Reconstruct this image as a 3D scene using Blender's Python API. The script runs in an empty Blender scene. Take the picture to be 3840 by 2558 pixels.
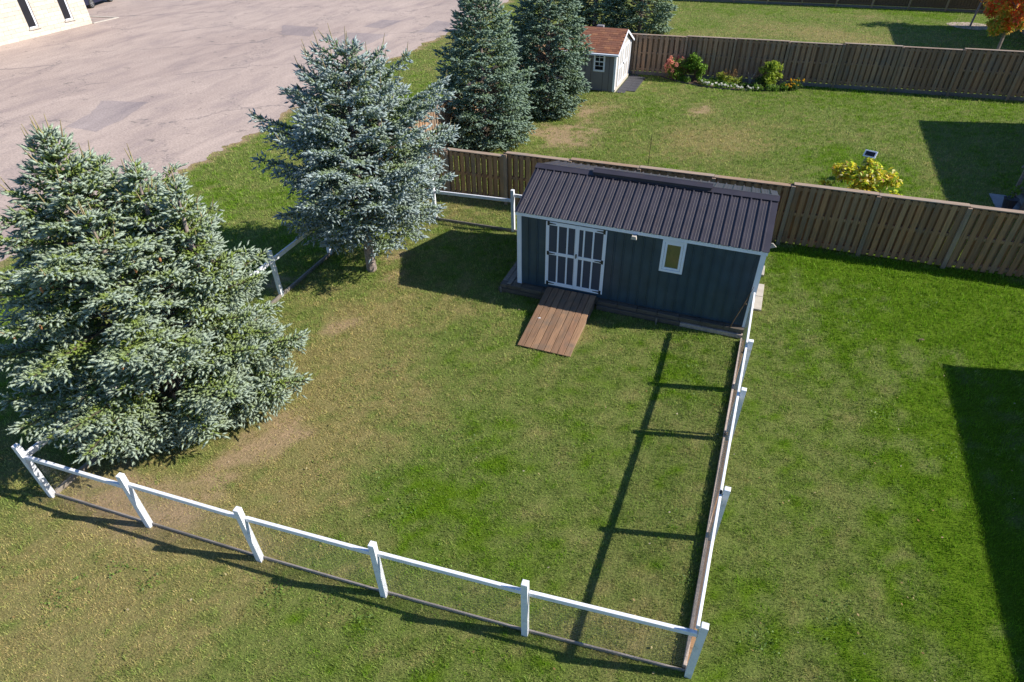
import bpy, bmesh, math, random
import numpy as np
from mathutils import Vector, Matrix, Euler

# ------------------------------------------------------------------ camera, sky, sun, exposure
scene = bpy.context.scene
C = scene.collection
YAW, PITCH, ROLL = -0.378324686, 0.66302466, -0.016138257
CAM = Vector((5.27560587, -13.8337135, 9.74844751))
_cy, _sy, _cp, _sp = math.cos(YAW), math.sin(YAW), math.cos(PITCH), math.sin(PITCH)
FWD = Vector((_sy * _cp, _cy * _cp, -_sp))
_r = Vector((_cy, -_sy, 0)); _u = _r.cross(FWD)
RIGHT = math.cos(ROLL) * _r + math.sin(ROLL) * _u
UP = -math.sin(ROLL) * _r + math.cos(ROLL) * _u
cd = bpy.data.cameras.new('camera')
cam = bpy.data.objects.new('camera', cd); C.objects.link(cam)
M = Matrix((RIGHT, UP, -FWD)).transposed().to_4x4(); M.translation = CAM
cam.matrix_world = M
cd.sensor_width = 36.0; cd.lens = 36.0 * 2351.79533 / 3840.0
cd.clip_start = 0.1; cd.clip_end = 1000.0
scene.camera = cam

SUN = Vector((1.335, 0.3264, 1.0)).normalized()          # direction towards the sun
SUN_EL = math.asin(SUN.z); SUN_AZ = math.atan2(SUN.x, SUN.y)
world = bpy.data.worlds.new('World'); scene.world = world; world.use_nodes = True
wn = world.node_tree.nodes; wl = world.node_tree.links
for n in list(wn): wn.remove(n)
sky = wn.new('ShaderNodeTexSky'); sky.sky_type = 'NISHITA'; sky.sun_disc = False
sky.sun_elevation = SUN_EL; sky.sun_rotation = SUN_AZ; sky.altitude = 300.0
sky.air_density = 1.0; sky.dust_density = 0.1; sky.ozone_density = 7.0
bg = wn.new('ShaderNodeBackground'); bg.inputs['Strength'].default_value = 0.10
wo = wn.new('ShaderNodeOutputWorld')
wl.new(sky.outputs[0], bg.inputs[0]); wl.new(bg.outputs[0], wo.inputs[0])
ld = bpy.data.lights.new('sun', 'SUN'); ld.energy = 5.0; ld.angle = math.radians(0.5); ld.color = (1.0, 0.93, 0.81)
sun = bpy.data.objects.new('sun', ld); C.objects.link(sun)
sun.rotation_euler = (-SUN).to_track_quat('-Z', 'Y').to_euler(); sun.location = (30, 10, 40)
scene.view_settings.view_transform = 'Standard'; scene.view_settings.look = 'None'
scene.view_settings.exposure = 0.66; scene.view_settings.gamma = 1.0
scene.view_settings.use_curve_mapping = False

random.seed(7)
PI = math.pi

# ------------------------------------------------------------------ numpy noise
_tab = np.random.RandomState(11).rand(256, 256).astype(np.float32)
def vnoise(x, y, s=0):
    x = np.asarray(x, np.float64) + 37.7 * s; y = np.asarray(y, np.float64) + 91.3 * s
    ix = np.floor(x).astype(np.int64); iy = np.floor(y).astype(np.int64)
    fx = x - ix; fy = y - iy
    fx = fx * fx * (3 - 2 * fx); fy = fy * fy * (3 - 2 * fy)
    t = lambda a, b: _tab[a & 255, b & 255]
    return (t(ix, iy) * (1 - fx) + t(ix + 1, iy) * fx) * (1 - fy) + (t(ix, iy + 1) * (1 - fx) + t(ix + 1, iy + 1) * fx) * fy
def fbm(x, y, f, o=3, s=0):
    v = 0; a = 1; w = 0
    for k in range(o):
        v = v + a * vnoise(np.asarray(x) * f, np.asarray(y) * f, s + k); w += a; a *= 0.55; f *= 2.1
    return v / w
def sstep(a, b, x):
    t = np.clip((x - a) / (b - a), 0, 1); return t * t * (3 - 2 * t)

# ------------------------------------------------------------------ materials
def new_mat(name):
    m = bpy.data.materials.new(name); m.use_nodes = True
    nt = m.node_tree
    for n in list(nt.nodes): nt.nodes.remove(n)
    out = nt.nodes.new('ShaderNodeOutputMaterial'); p = nt.nodes.new('ShaderNodeBsdfPrincipled')
    nt.links.new(p.outputs[0], out.inputs[0])
    return m, nt, p, out
def N(nt, t, **kw):
    n = nt.nodes.new(t)
    for k, v in kw.items():
        if k in n.inputs.keys(): n.inputs[k].default_value = v
        else: setattr(n, k, v)
    return n
def ramp(nt, src, stops):
    r = nt.nodes.new('ShaderNodeValToRGB'); e = r.color_ramp.elements
    while len(e) < len(stops): e.new(0.5)
    for el, (p, c) in zip(e, stops):
        el.position = p; el.color = (*c, 1) if len(c) == 3 else c
    nt.links.new(src, r.inputs[0]); return r.outputs[0]
def mixc(nt, f, a, b, mode='MIX'):
    n = nt.nodes.new('ShaderNodeMix'); n.data_type = 'RGBA'; n.blend_type = mode
    for i, v in ((0, f), (6, a), (7, b)):
        if hasattr(v, 'links') or hasattr(v, 'is_linked'): nt.links.new(v, n.inputs[i])
        else: n.inputs[i].default_value = v if i == 0 else (*v, 1)
    return n.outputs[2]
def noise(nt, vec, scale, detail=3, rough=0.55, dist=0.0):
    n = N(nt, 'ShaderNodeTexNoise'); n.inputs['Scale'].default_value = scale
    n.inputs['Detail'].default_value = detail; n.inputs['Roughness'].default_value = rough
    n.inputs['Distortion'].default_value = dist
    if vec is not None: nt.links.new(vec, n.inputs['Vector'])
    return n.outputs[0]
def mapped(nt, src, scale=(1, 1, 1), offs=None):
    m = nt.nodes.new('ShaderNodeMapping'); m.inputs['Scale'].default_value = scale
    nt.links.new(src, m.inputs['Vector'])
    if offs is not None: nt.links.new(offs, m.inputs['Location'])
    return m.outputs[0]
def bump(nt, p, h, strength=0.3, dist=0.01):
    b = nt.nodes.new('ShaderNodeBump'); b.inputs['Strength'].default_value = strength
    b.inputs['Distance'].default_value = dist
    nt.links.new(h, b.inputs['Height']); nt.links.new(b.outputs[0], p.inputs['Normal'])

def paint(name, col, rough=0.5, var=0.12, scale=3.0, dirt=None, dirt_amt=0.0, dscale=2.0, metal=0.0):
    """painted or plain surface with slight tone variation and worn blotches"""
    m, nt, p, o = new_mat(name)
    tc = N(nt, 'ShaderNodeTexCoord'); g = N(nt, 'ShaderNodeNewGeometry')
    n1 = noise(nt, g.outputs['Position'], scale, 4)
    lo = tuple(c * (1 - var) for c in col); hi = tuple(min(1, c * (1 + var)) for c in col)
    c = ramp(nt, n1, [(0.3, lo), (0.7, hi)])
    if dirt:
        n2 = noise(nt, g.outputs['Position'], dscale, 6, 0.65)
        f = ramp(nt, n2, [(0.55, (0, 0, 0)), (0.75, (dirt_amt,) * 3)])
        c = mixc(nt, f, c, dirt)
    nt.links.new(c, p.inputs['Base Color'])
    p.inputs['Roughness'].default_value = rough; p.inputs['Metallic'].default_value = metal
    return m
def wood(name, cols, axis='Z', rough=0.75, grain=1.0, stain=None, stain_amt=0.5):
    """boards: per-object tone, long grain along one axis, knots and weathering"""
    m, nt, p, o = new_mat(name)
    tc = N(nt, 'ShaderNodeTexCoord'); oi = N(nt, 'ShaderNodeObjectInfo')
    sc = {'X': (2.0, 30, 30), 'Y': (30, 2.0, 30), 'Z': (30, 30, 2.0)}[axis]
    cb = N(nt, 'ShaderNodeCombineXYZ')
    ml = N(nt, 'ShaderNodeMath', operation='MULTIPLY'); ml.inputs[1].default_value = 57.0
    nt.links.new(oi.outputs['Random'], ml.inputs[0])
    for k in range(3): nt.links.new(ml.outputs[0], cb.inputs[k])
    v = mapped(nt, tc.outputs['Object'], sc, cb.outputs[0])
    g = noise(nt, v, 1.0, 5, 0.6, 0.4)
    base = ramp(nt, oi.outputs['Random'], [(i / (len(cols) - 1), c) for i, c in enumerate(cols)])
    gr = ramp(nt, g, [(0.25, (0.5,) * 3), (0.5, (0.97,) * 3), (0.8, (1.32,) * 3)])
    c = mixc(nt, 1.0 * grain, base, gr, 'MULTIPLY')
    geo = N(nt, 'ShaderNodeNewGeometry')
    b = noise(nt, geo.outputs['Position'], 1.7, 5, 0.65)
    if stain:
        f = ramp(nt, b, [(0.5, (0, 0, 0)), (0.72, (stain_amt,) * 3)])
        c = mixc(nt, f, c, stain)
    nt.links.new(c, p.inputs['Base Color']); p.inputs['Roughness'].default_value = rough
    bump(nt, p, g, 0.35, 0.004)
    return m
def vcol_mat(name, rough=0.7, trans=0.25, spec=0.3, jitter=0.0):
    """leaves, needles and grass: colour of each leaf comes from its own attribute"""
    m, nt, p, o = new_mat(name)
    a = N(nt, 'ShaderNodeVertexColor'); a.layer_name = 'col'
    nt.links.new(a.outputs[0], p.inputs['Base Color'])
    p.inputs['Roughness'].default_value = rough; p.inputs['Specular IOR Level'].default_value = spec
    if trans > 0:
        t = N(nt, 'ShaderNodeBsdfTranslucent'); nt.links.new(a.outputs[0], t.inputs[0])
        mx = N(nt, 'ShaderNodeMixShader'); mx.inputs[0].default_value = trans
        nt.links.new(p.outputs[0], mx.inputs[1]); nt.links.new(t.outputs[0], mx.inputs[2])
        nt.links.new(mx.outputs[0], o.inputs[0])
    return m
def glass(name, col=(0.02, 0.025, 0.03), rough=0.04, ior=1.9):
    m, nt, p, o = new_mat(name)
    p.inputs['Base Color'].default_value = (*col, 1); p.inputs['Roughness'].default_value = rough
    p.inputs['IOR'].default_value = ior
    return m

MAT = {}
MAT['white'] = paint('white_paint', (0.76, 0.78, 0.84), 0.5, 0.06, 6, (0.42, 0.39, 0.34), 0.7, 7.0)
MAT['trim'] = paint('shade_tinted_white_trim', (0.78, 0.82, 0.92), 0.45, 0.03, 3)  # white paint with the blue cast of open shade mixed into it
MAT['siding'] = paint('slate_blue_siding', (0.028, 0.059, 0.094), 0.38, 0.2, 2.2, (0.10, 0.13, 0.15), 0.35, 1.6)
MAT['doorpanel'] = paint('slate_door_panel', (0.036, 0.052, 0.088), 0.55, 0.08, 3)
MAT['roofmetal'] = paint('brown_black_metal', (0.040, 0.036, 0.048), 0.45, 0.16, 2.0, (0.072, 0.054, 0.052), 0.6, 3.0)
MAT['black'] = paint('black_iron', (0.012, 0.012, 0.014), 0.5, 0.1)
MAT['brownwood'] = wood('brown_fence_wood', [(0.265, 0.146, 0.074), (0.355, 0.198, 0.10), (0.45, 0.232, 0.102), (0.31, 0.20, 0.118), (0.46, 0.268, 0.132)], 'Z', stain=(0.15, 0.135, 0.11), stain_amt=0.6)
MAT['greyboard'] = wood('grey_brown_board', [(0.23, 0.14, 0.085), (0.31, 0.20, 0.125), (0.38, 0.22, 0.125), (0.27, 0.185, 0.125), (0.40, 0.255, 0.155)], 'Z', stain=(0.17, 0.155, 0.14), stain_amt=0.7)
MAT['fencepost'] = wood('fence_post_wood', [(0.29, 0.20, 0.135), (0.35, 0.255, 0.18), (0.26, 0.18, 0.115)], 'Z', stain=(0.11, 0.11, 0.10), stain_amt=0.5)
MAT['fencecap'] = wood('fence_cap_wood', [(0.27, 0.19, 0.14), (0.33, 0.25, 0.19), (0.30, 0.20, 0.13)], 'X', stain=(0.26, 0.24, 0.22), stain_amt=0.7)
MAT['kick'] = wood('kick_board_wood', [(0.16, 0.14, 0.13), (0.20, 0.18, 0.165)], 'X')
MAT['farwood'] = wood('far_fence_wood', [(0.105, 0.068, 0.045), (0.16, 0.10, 0.06)], 'Z')
MAT['greywood'] = wood('weathered_grey_wood', [(0.17, 0.15, 0.13), (0.22, 0.195, 0.17), (0.26, 0.22, 0.18)], 'X', stain=(0.10, 0.09, 0.075), stain_amt=0.5)
MAT['shadewood'] = wood('shade_dark_wood', [(0.085, 0.07, 0.055), (0.12, 0.10, 0.08), (0.10, 0.08, 0.06)], 'X', stain=(0.05, 0.045, 0.035), stain_amt=0.7)  # grey timber darkened to carry the shade along the platform front
MAT['edgewood'] = wood('brown_edge_board', [(0.27, 0.155, 0.075), (0.31, 0.18, 0.09)], 'Y', stain=(0.17, 0.11, 0.06), stain_amt=0.6)
MAT['palewood'] = wood('pale_edge_board', [(0.40, 0.32, 0.27), (0.46, 0.37, 0.32)], 'Y', stain=(0.20, 0.16, 0.12), stain_amt=0.6)
MAT['palewood2'] = wood('pale_ground_board', [(0.30, 0.26, 0.23), (0.36, 0.31, 0.27)], 'X', stain=(0.16, 0.14, 0.11), stain_amt=0.7)
MAT['rampwood'] = wood('ramp_wood', [(0.20, 0.115, 0.068), (0.30, 0.175, 0.10), (0.25, 0.135, 0.080), (0.38, 0.215, 0.115), (0.24, 0.16, 0.11)], 'Y', stain=(0.14, 0.11, 0.085), stain_amt=0.85, grain=1.0)
MAT['concrete'] = paint('pale_concrete', (0.46, 0.42, 0.37), 0.85, 0.12, 5, (0.30, 0.27, 0.23), 0.6, 4)
MAT['glass'] = glass('window_glass', (0.085, 0.078, 0.045), 0.03, 2.1)
MAT['darkglass'] = glass('dark_glass', (0.012, 0.014, 0.02), 0.05, 1.5)
MAT['bark'] = paint('grey_bark', (0.26, 0.21, 0.19), 0.9, 0.35, 14, (0.07, 0.05, 0.04), 0.9, 16)
MAT['limb'] = paint('brown_limb', (0.13, 0.085, 0.05), 0.9, 0.3, 9)
MAT['needle'] = vcol_mat('spruce_needle', 0.6, 0.12, 0.35)
MAT['leaf'] = vcol_mat('leaf', 0.5, 0.5, 0.35)
MAT['blade'] = vcol_mat('grass_blade', 0.65, 0.35, 0.2)
MAT['steel'] = paint('dull_steel', (0.35, 0.35, 0.36), 0.45, 0.1, metal=0.7)
MAT['greyshed'] = paint('grey_siding', (0.185, 0.18, 0.20), 0.7, 0.06, 2)
MAT['litgable'] = paint('sunlit_grey_siding', (0.42, 0.40, 0.38), 0.7, 0.05, 2)  # grey siding lightened for the sun falling on the door end
MAT['rubber'] = paint('dark_rubber', (0.045, 0.045, 0.055), 0.8, 0.2, 5)
MAT['stone'] = None
def stone_mat():
    m, nt, p, o = new_mat('cream_stone')
    oi = N(nt, 'ShaderNodeObjectInfo'); g = N(nt, 'ShaderNodeNewGeometry')
    b = ramp(nt, oi.outputs['Random'], [(0, (0.52, 0.46, 0.385)), (0.4, (0.57, 0.52, 0.445)), (0.7, (0.54, 0.46, 0.39)), (1, (0.60, 0.56, 0.48))])
    n = noise(nt, g.outputs['Position'], 7, 5, 0.6)
    c = mixc(nt, 1.0, b, ramp(nt, n, [(0.3, (0.86,) * 3), (0.7, (1.08,) * 3)]), 'MULTIPLY')
    nt.links.new(c, p.inputs['Base Color']); p.inputs['Roughness'].default_value = 0.85
    bump(nt, p, n, 0.4, 0.01); return m
MAT['stone'] = stone_mat()
MAT['mortar'] = paint('pale_mortar', (0.46, 0.41, 0.35), 0.9, 0.08, 4)
def shingle_mat():
    m, nt, p, o = new_mat('red_brown_shingle')
    oi = N(nt, 'ShaderNodeObjectInfo'); g = N(nt, 'ShaderNodeNewGeometry')
    b = ramp(nt, oi.outputs['Random'], [(0, (0.15, 0.058, 0.035)), (0.35, (0.24, 0.092, 0.048)), (0.65, (0.19, 0.08, 0.05)), (1, (0.31, 0.135, 0.065))])
    n = noise(nt, g.outputs['Position'], 45, 3, 0.7)
    c = mixc(nt, 1.0, b, ramp(nt, n, [(0.3, (0.7,) * 3), (0.7, (1.2,) * 3)]), 'MULTIPLY')
    nt.links.new(c, p.inputs['Base Color']); p.inputs['Roughness'].default_value = 0.9; return m
MAT['shingle'] = shingle_mat()
def asphalt(name, a, b, spots=True):
    m, nt, p, o = new_mat(name)
    g = N(nt, 'ShaderNodeNewGeometry'); P = g.outputs['Position']
    big = noise(nt, mapped(nt, P, (0.10, 0.05, 0.1)), 1.0, 5, 0.6, 0.6)
    mid = noise(nt, mapped(nt, P, (0.9, 0.28, 0.9)), 1.0, 5, 0.65, 0.5)
    fine = noise(nt, P, 11, 3, 0.85)
    c = ramp(nt, big, [(0.33, a), (0.66, b)])
    c = mixc(nt, 1.0, c, ramp(nt, mid, [(0.30, (0.74, 0.74, 0.79)), (0.5, (.96,) * 3), (0.7, (1.10,) * 3)]), 'MULTIPLY')
    c = mixc(nt, 1.0, c, ramp(nt, fine, [(0.25, (0.60,) * 3), (0.5, (1.0,) * 3), (0.75, (1.38,) * 3)]), 'MULTIPLY')
    if spots:
        # wandering cracks
        v = N(nt, 'ShaderNodeTexVoronoi', feature='DISTANCE_TO_EDGE'); v.inputs['Scale'].default_value = 0.12
        wob = noise(nt, P, 0.6, 4, 0.7)
        ad = N(nt, 'ShaderNodeVectorMath', operation='MULTIPLY_ADD'); ad.inputs[1].default_value = (5, 5, 5)
        cbx = N(nt, 'ShaderNodeCombineXYZ'); nt.links.new(wob, cbx.inputs[0]); nt.links.new(wob, cbx.inputs[1])
        nt.links.new(cbx.outputs[0], ad.inputs[0]); nt.links.new(P, ad.inputs[2]); nt.links.new(ad.outputs[0], v.inputs['Vector'])
        br = noise(nt, P, 0.35, 3, 0.6)
        cr = ramp(nt, v.outputs['Distance'], [(0.0, (0.75,) * 3), (0.012, (0, 0, 0))])
        crm = mixc(nt, 1.0, cr, ramp(nt, br, [(0.40, (0, 0, 0)), (0.52, (1, 1, 1))]), 'MULTIPLY')
        c = mixc(nt, crm, c, (0.13, 0.115, 0.12))
        # small dark stains
        sp = noise(nt, mapped(nt, P, (0.9, 1.3, 1)), 1.0, 5, 0.75, 0.3)
        sm = ramp(nt, sp, [(0.625, (0, 0, 0)), (0.665, (0.7,) * 3)])
        c = mixc(nt, sm, c, (0.12, 0.105, 0.10))
    nt.links.new(c, p.inputs['Base Color']); p.inputs['Roughness'].default_value = 0.9
    bump(nt, p, fine, 0.5, 0.01)
    return m
MAT['asphalt'] = asphalt('old_pale_asphalt', (0.355, 0.276, 0.245), (0.43, 0.342, 0.30))
MAT['patch'] = asphalt('grey_asphalt_patch', (0.265, 0.215, 0.21), (0.33, 0.272, 0.26), False)
def ground_mat():
    m, nt, p, o = new_mat('lawn_ground')
    a = N(nt, 'ShaderNodeVertexColor'); a.layer_name = 'col'
    g = N(nt, 'ShaderNodeNewGeometry'); P = g.outputs['Position']
    f = noise(nt, P, 22, 4, 0.75); f2 = noise(nt, P, 5, 4, 0.65)
    c = mixc(nt, 1.0, a.outputs[0], ramp(nt, f, [(0.25, (0.5,) * 3), (0.5, (0.95,) * 3), (0.75, (1.35,) * 3)]), 'MULTIPLY')
    c = mixc(nt, 1.0, c, ramp(nt, f2, [(0.3, (0.82, 0.86, 0.8)), (0.7, (1.12, 1.1, 1.1))]), 'MULTIPLY')
    nt.links.new(c, p.inputs['Base Color']); p.inputs['Roughness'].default_value = 0.95
    p.inputs['Specular IOR Level'].default_value = 0.1
    bump(nt, p, f, 0.9, 0.03); return m
MAT['ground'] = ground_mat()
MAT['patio'] = paint('grey_patio_concrete', (0.27, 0.27, 0.28), 0.85, 0.15, 4)
MAT['chips'] = paint('pale_wood_chips', (0.36, 0.28, 0.24), 0.95, 0.3, 12, (0.25, 0.19, 0.15), 0.7, 9)
MAT['mulch'] = paint('bark_mulch', (0.17, 0.10, 0.07), 0.95, 0.45, 18, (0.30, 0.19, 0.13), 0.8, 25)
MAT['carpaint'] = paint('navy_car_paint', (0.008, 0.010, 0.032), 0.45, 0.05)
MAT['tyre'] = paint('tyre_rubber', (0.02, 0.02, 0.02), 0.85, 0.1)
MAT['brick'] = paint('house_brick', (0.28, 0.17, 0.12), 0.85, 0.2, 6)
MAT['houseroof'] = paint('house_shingles', (0.09, 0.08, 0.075), 0.9, 0.2, 9)
MAT['cone'] = paint('spruce_cone', (0.33, 0.15, 0.06), 0.8, 0.2, 30)

# ------------------------------------------------------------------ mesh helpers
class MB:
    """collects shapes for ONE mesh object; each face may take one of several materials"""
    def __init__(s): s.v = []; s.f = []; s.mi = []
    def add(s, verts, faces, mi=0, T=None):
        b = len(s.v)
        s.v += [tuple(T @ Vector(p)) if T else tuple(p) for p in verts]
        s.f += [tuple(i + b for i in f) for f in faces]; s.mi += [mi] * len(faces)
    def box(s, lo, hi, mi=0, T=None, bev=0.0):
        (x0, y0, z0), (x1, y1, z1) = lo, hi
        if bev > 0:
            b = bev
            V = []; 
            for z, e in ((z0, b), (z0 + b, 0), (z1 - b, 0), (z1, b)):
                V += [(x0 + e, y0 + e, z), (x1 - e, y0 + e, z), (x1 - e, y1 - e, z), (x0 + e, y1 - e, z)]
            F = [(3, 2, 1, 0), (12, 13, 14, 15)]
            for k in range(3):
                for i in range(4):
                    j = (i + 1) % 4; F.append((k * 4 + i, k * 4 + j, k * 4 + 4 + j, k * 4 + 4 + i))
            s.add(V, F, mi, T); return
        V = [(x0, y0, z0), (x1, y0, z0), (x1, y1, z0), (x0, y1, z0), (x0, y0, z1), (x1, y0, z1), (x1, y1, z1), (x0, y1, z1)]
        F = [(3, 2, 1, 0), (4, 5, 6, 7), (0, 1, 5, 4), (1, 2, 6, 5), (2, 3, 7, 6), (3, 0, 4, 7)]
        s.add(V, F, mi, T)
    def prism(s, poly, a, b, axis='z', mi=0, T=None):
        n = len(poly)
        mk = {'z': lambda p, t: (p[0], p[1], t), 'y': lambda p, t: (p[0], t, p[1]), 'x': lambda p, t: (t, p[0], p[1])}[axis]
        V = [mk(p, a) for p in poly] + [mk(p, b) for p in poly]
        F = [tuple(range(n))[::-1], tuple(range(n, 2 * n))] + [(i, (i + 1) % n, n + (i + 1) % n, n + i) for i in range(n)]
        s.add(V, F, mi, T)
    def tube(s, pts, rad, n=6, mi=0):
        pts = [Vector(p) for p in pts]
        rad = [float(q) for q in rad] if isinstance(rad, (list, tuple)) else [float(rad)] * len(pts)
        V = []; F = []
        for i, p in enumerate(pts):
            d = (pts[min(i + 1, len(pts) - 1)] - pts[max(i - 1, 0)]).normalized()
            a = d.orthogonal().normalized() if i == 0 else (a - d * a.dot(d)).normalized()
            b = d.cross(a)
            for k in range(n):
                t = 2 * PI * k / n; V.append(p + rad[i] * (a * math.cos(t) + b * math.sin(t)))
        for i in range(len(pts) - 1):
            for k in range(n):
                j = (k + 1) % n; F.append((i * n + k, i * n + j, i * n + n + j, i * n + n + k))
        F.append(tuple(range(n))[::-1]); F.append(tuple(range((len(pts) - 1) * n, len(pts) * n)))
        s.add(V, F, mi)
    def mesh(s, name, mats, smooth=False):
        me = bpy.data.meshes.new(name); me.from_pydata(s.v, [], s.f)
        for m in (mats if isinstance(mats, (list, tuple)) else [mats]): me.materials.append(m)
        if len(set(s.mi)) > 1: me.polygons.foreach_set('material_index', s.mi)
        if smooth: me.polygons.foreach_set('use_smooth', [True] * len(s.f))
        me.update(); return me
    def obj(s, name, mats, parent=None, smooth=False, loc=(0, 0, 0)):
        return link(name, s.mesh(name, mats, smooth), parent, loc)
def link(name, me, parent=None, loc=(0, 0, 0), rot=(0, 0, 0)):
    o = bpy.data.objects.new(name, me); C.objects.link(o)
    o.location = loc; o.rotation_euler = rot
    if parent: o.parent = parent
    return o
def tag(o, label, cat=None, group=None):
    o['label'] = label
    if cat: o['category'] = cat
    if group: o['group'] = group
    return o
def thing(name, label, cat, loc=(0, 0, 0), rz=0.0, group=None):
    o = bpy.data.objects.new(name, None); C.objects.link(o); o.empty_display_size = 0.3
    o.location = loc; o.rotation_euler = (0, 0, rz); return tag(o, label, cat, group)
def struct(o, kind='structure'):
    o['kind'] = kind; return o
def tri_mesh(name, V, F, col, mat):
    """big triangle soup from numpy arrays, with one colour per vertex"""
    me = bpy.data.meshes.new(name)
    nv, nf = len(V), len(F)
    me.vertices.add(nv); me.vertices.foreach_set('co', np.ascontiguousarray(V, np.float32).ravel())
    me.loops.add(nf * 3); me.loops.foreach_set('vertex_index', np.ascontiguousarray(F, np.int32).ravel())
    me.polygons.add(nf); me.polygons.foreach_set('loop_start', np.arange(0, nf * 3, 3, dtype=np.int32))
    a = me.color_attributes.new('col', 'FLOAT_COLOR', 'POINT')
    c4 = np.ones((nv, 4), np.float32); c4[:, :3] = col; a.data.foreach_set('color', c4.ravel())
    me.materials.append(mat); me.update(calc_edges=True); return me
BLOBS = [
('B', -2.93, -7.16, 0.55, 0.80), ('B', -2.95, -6.54, 0.60, 0.60), ('B', -3.16, -7.50, 0.50, 0.60), ('B', -2.32, -6.79, 0.50, 0.50), ('B', -5.19, -9.24, 0.80, 0.90), ('B', -3.96, -9.45, 0.90, 0.75), ('B', -3.11, -9.23, 0.60, 0.55), ('B', -3.27, -8.35, 0.60, 0.55), ('B', -4.32, 0.55, 0.55, 0.70), ('B', -3.55, -0.63, 0.45, 0.75), ('B', -3.76, -2.88, 0.50, 0.50), ('B', -3.92, -3.45, 0.50, 0.45), 
('B', -3.47, -1.79, 0.40, 0.45), ('B', -6.75, -2.29, 0.70, 0.80), ('T', -3.41, -4.57, 1.20, 0.70), ('T', -1.73, -5.12, 1.30, 0.55), ('T', -3.59, -2.50, 1.00, 0.60), ('T', -1.74, -7.60, 1.10, 0.50), ('T', -1.44, -8.81, 1.20, 0.55), ('T', -1.11, -6.48, 1.20, 0.50), ('T', 0.00, -5.23, 1.00, 0.30), ('T', 3.82, -8.79, 0.70, 0.60), ('T', 5.26, -8.25, 0.80, 0.60), ('T', 4.84, -8.86, 0.60, 0.50), ('T', 
2.12, -1.23, 0.50, 0.30), ('T', -1.71, -1.81, 0.80, 0.35), ('T', -2.94, 5.10, 1.50, 0.50), ('T', -4.37, -11.14, 1.00, 0.55), ('T', -2.98, -11.13, 1.10, 0.50), ('T', -5.14, -10.70, 0.70, 0.50), ('T', -1.33, -10.74, 1.20, 0.40), ('T', -3.73, -12.11, 1.00, 0.40), ('T', 1.10, -10.42, 0.80, 0.25), ('G', 0.52, -7.22, 0.90, 0.70), ('G', 1.81, -7.39, 0.90, 0.60), ('G', -1.28, -2.68, 0.90, 0.35), ('G', 
3.52, -5.39, 1.20, 0.30), ('G', 4.83, -2.21, 0.80, 0.60), ('G', 4.99, -0.57, 0.70, 0.40), ('G', -5.42, -10.21, 0.60, 0.50), ('G', -0.10, -9.62, 0.90, 0.30), ('G', 10.50, -4.82, 1.10, 0.90), ('G', 10.58, -1.31, 1.00, 0.90), ('G', 11.04, 2.85, 1.60, 0.80), ('G', 12.20, 1.71, 1.20, 0.80), ('G', 7.83, 4.27, 1.00, 0.80), ('G', 10.14, 4.34, 1.20, 0.80), ('G', 12.05, 4.79, 1.20, 0.80), ('G', 10.80, 
-6.00, 0.80, 0.90), ('G', 9.08, 1.32, 1.00, 0.50), ('G', 8.22, -0.96, 0.90, 0.30), ('T', 7.11, -1.85, 1.10, 0.35), ('T', 8.01, -4.74, 1.20, 0.35), ('T', 6.42, 1.59, 0.60, 0.40), ('T', 8.70, -5.96, 1.10, 0.30), ('T', 7.66, -6.61, 0.80, 0.30), ('B', -2.09, 11.18, 1.30, 0.65), ('B', -3.37, 12.39, 1.00, 0.80), ('B', -2.67, 15.10, 1.30, 0.55), ('B', -1.83, 16.74, 1.00, 0.45), ('B', -1.56, 8.90, 1.00, 
0.50), ('B', -1.44, 20.70, 0.80, 0.50), ('B', 2.80, 17.63, 0.90, 0.70), ('B', 2.33, 16.68, 0.60, 0.50), ('B', -1.29, 13.11, 1.20, 0.40), ('T', 3.33, 13.59, 2.20, 0.75), ('T', 2.20, 11.65, 1.80, 0.60), ('T', 4.67, 14.60, 2.00, 0.60), ('T', 6.90, 16.52, 1.50, 0.30), ('T', 5.70, 10.14, 0.80, 0.30), ('G', 0.98, 16.35, 1.40, 0.60), ('G', 9.60, 11.10, 1.80, 0.80), ('G', 9.08, 13.09, 1.80, 0.70), ('G', 
12.82, 20.39, 1.80, 0.80), ('G', 9.20, 22.29, 1.50, 0.70), ('G', 3.45, 10.21, 1.20, 0.30), ('G', 15.71, 22.03, 1.50, 0.80), ('T', 8.28, 35.97, 2.50, 0.75), ('T', 6.38, 36.04, 2.20, 0.60), ('T', 11.07, 34.34, 2.20, 0.70), ('T', -0.42, 31.52, 2.50, 0.60), ('T', 2.41, 36.19, 2.00, 0.35), ('B', 8.28, 35.58, 1.20, 0.40), ('B', 11.22, 41.94, 1.50, 0.40), ('G', 15.54, 43.28, 3.00, 0.80), ('G', 0.57, 
41.98, 3.00, 0.30), ('G', 11.42, 45.65, 3.00, 0.60), ('G', -15.09, 8.35, 1.00, 0.50), ('G', -11.10, 1.82, 2.20, 0.60), ('G', -10.70, 13.73, 2.00, 0.50), ('B', -11.48, 3.24, 0.50, 0.40), ('B', -9.29, 1.41, 0.60, 0.40), ('B', -14.12, 5.45, 0.40, 0.50), ('B', -13.09, 19.50, 0.90, 0.50), ('B', -13.13, 16.79, 0.60, 0.50), ('T', -13.81, 22.29, 1.50, 0.70), ('T', -13.35, 27.12, 2.50, 0.70), ('T', -9.78, 
0.89, 0.90, 0.50), ('B', -13.05, 11.55, 0.50, 0.40), ]

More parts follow.
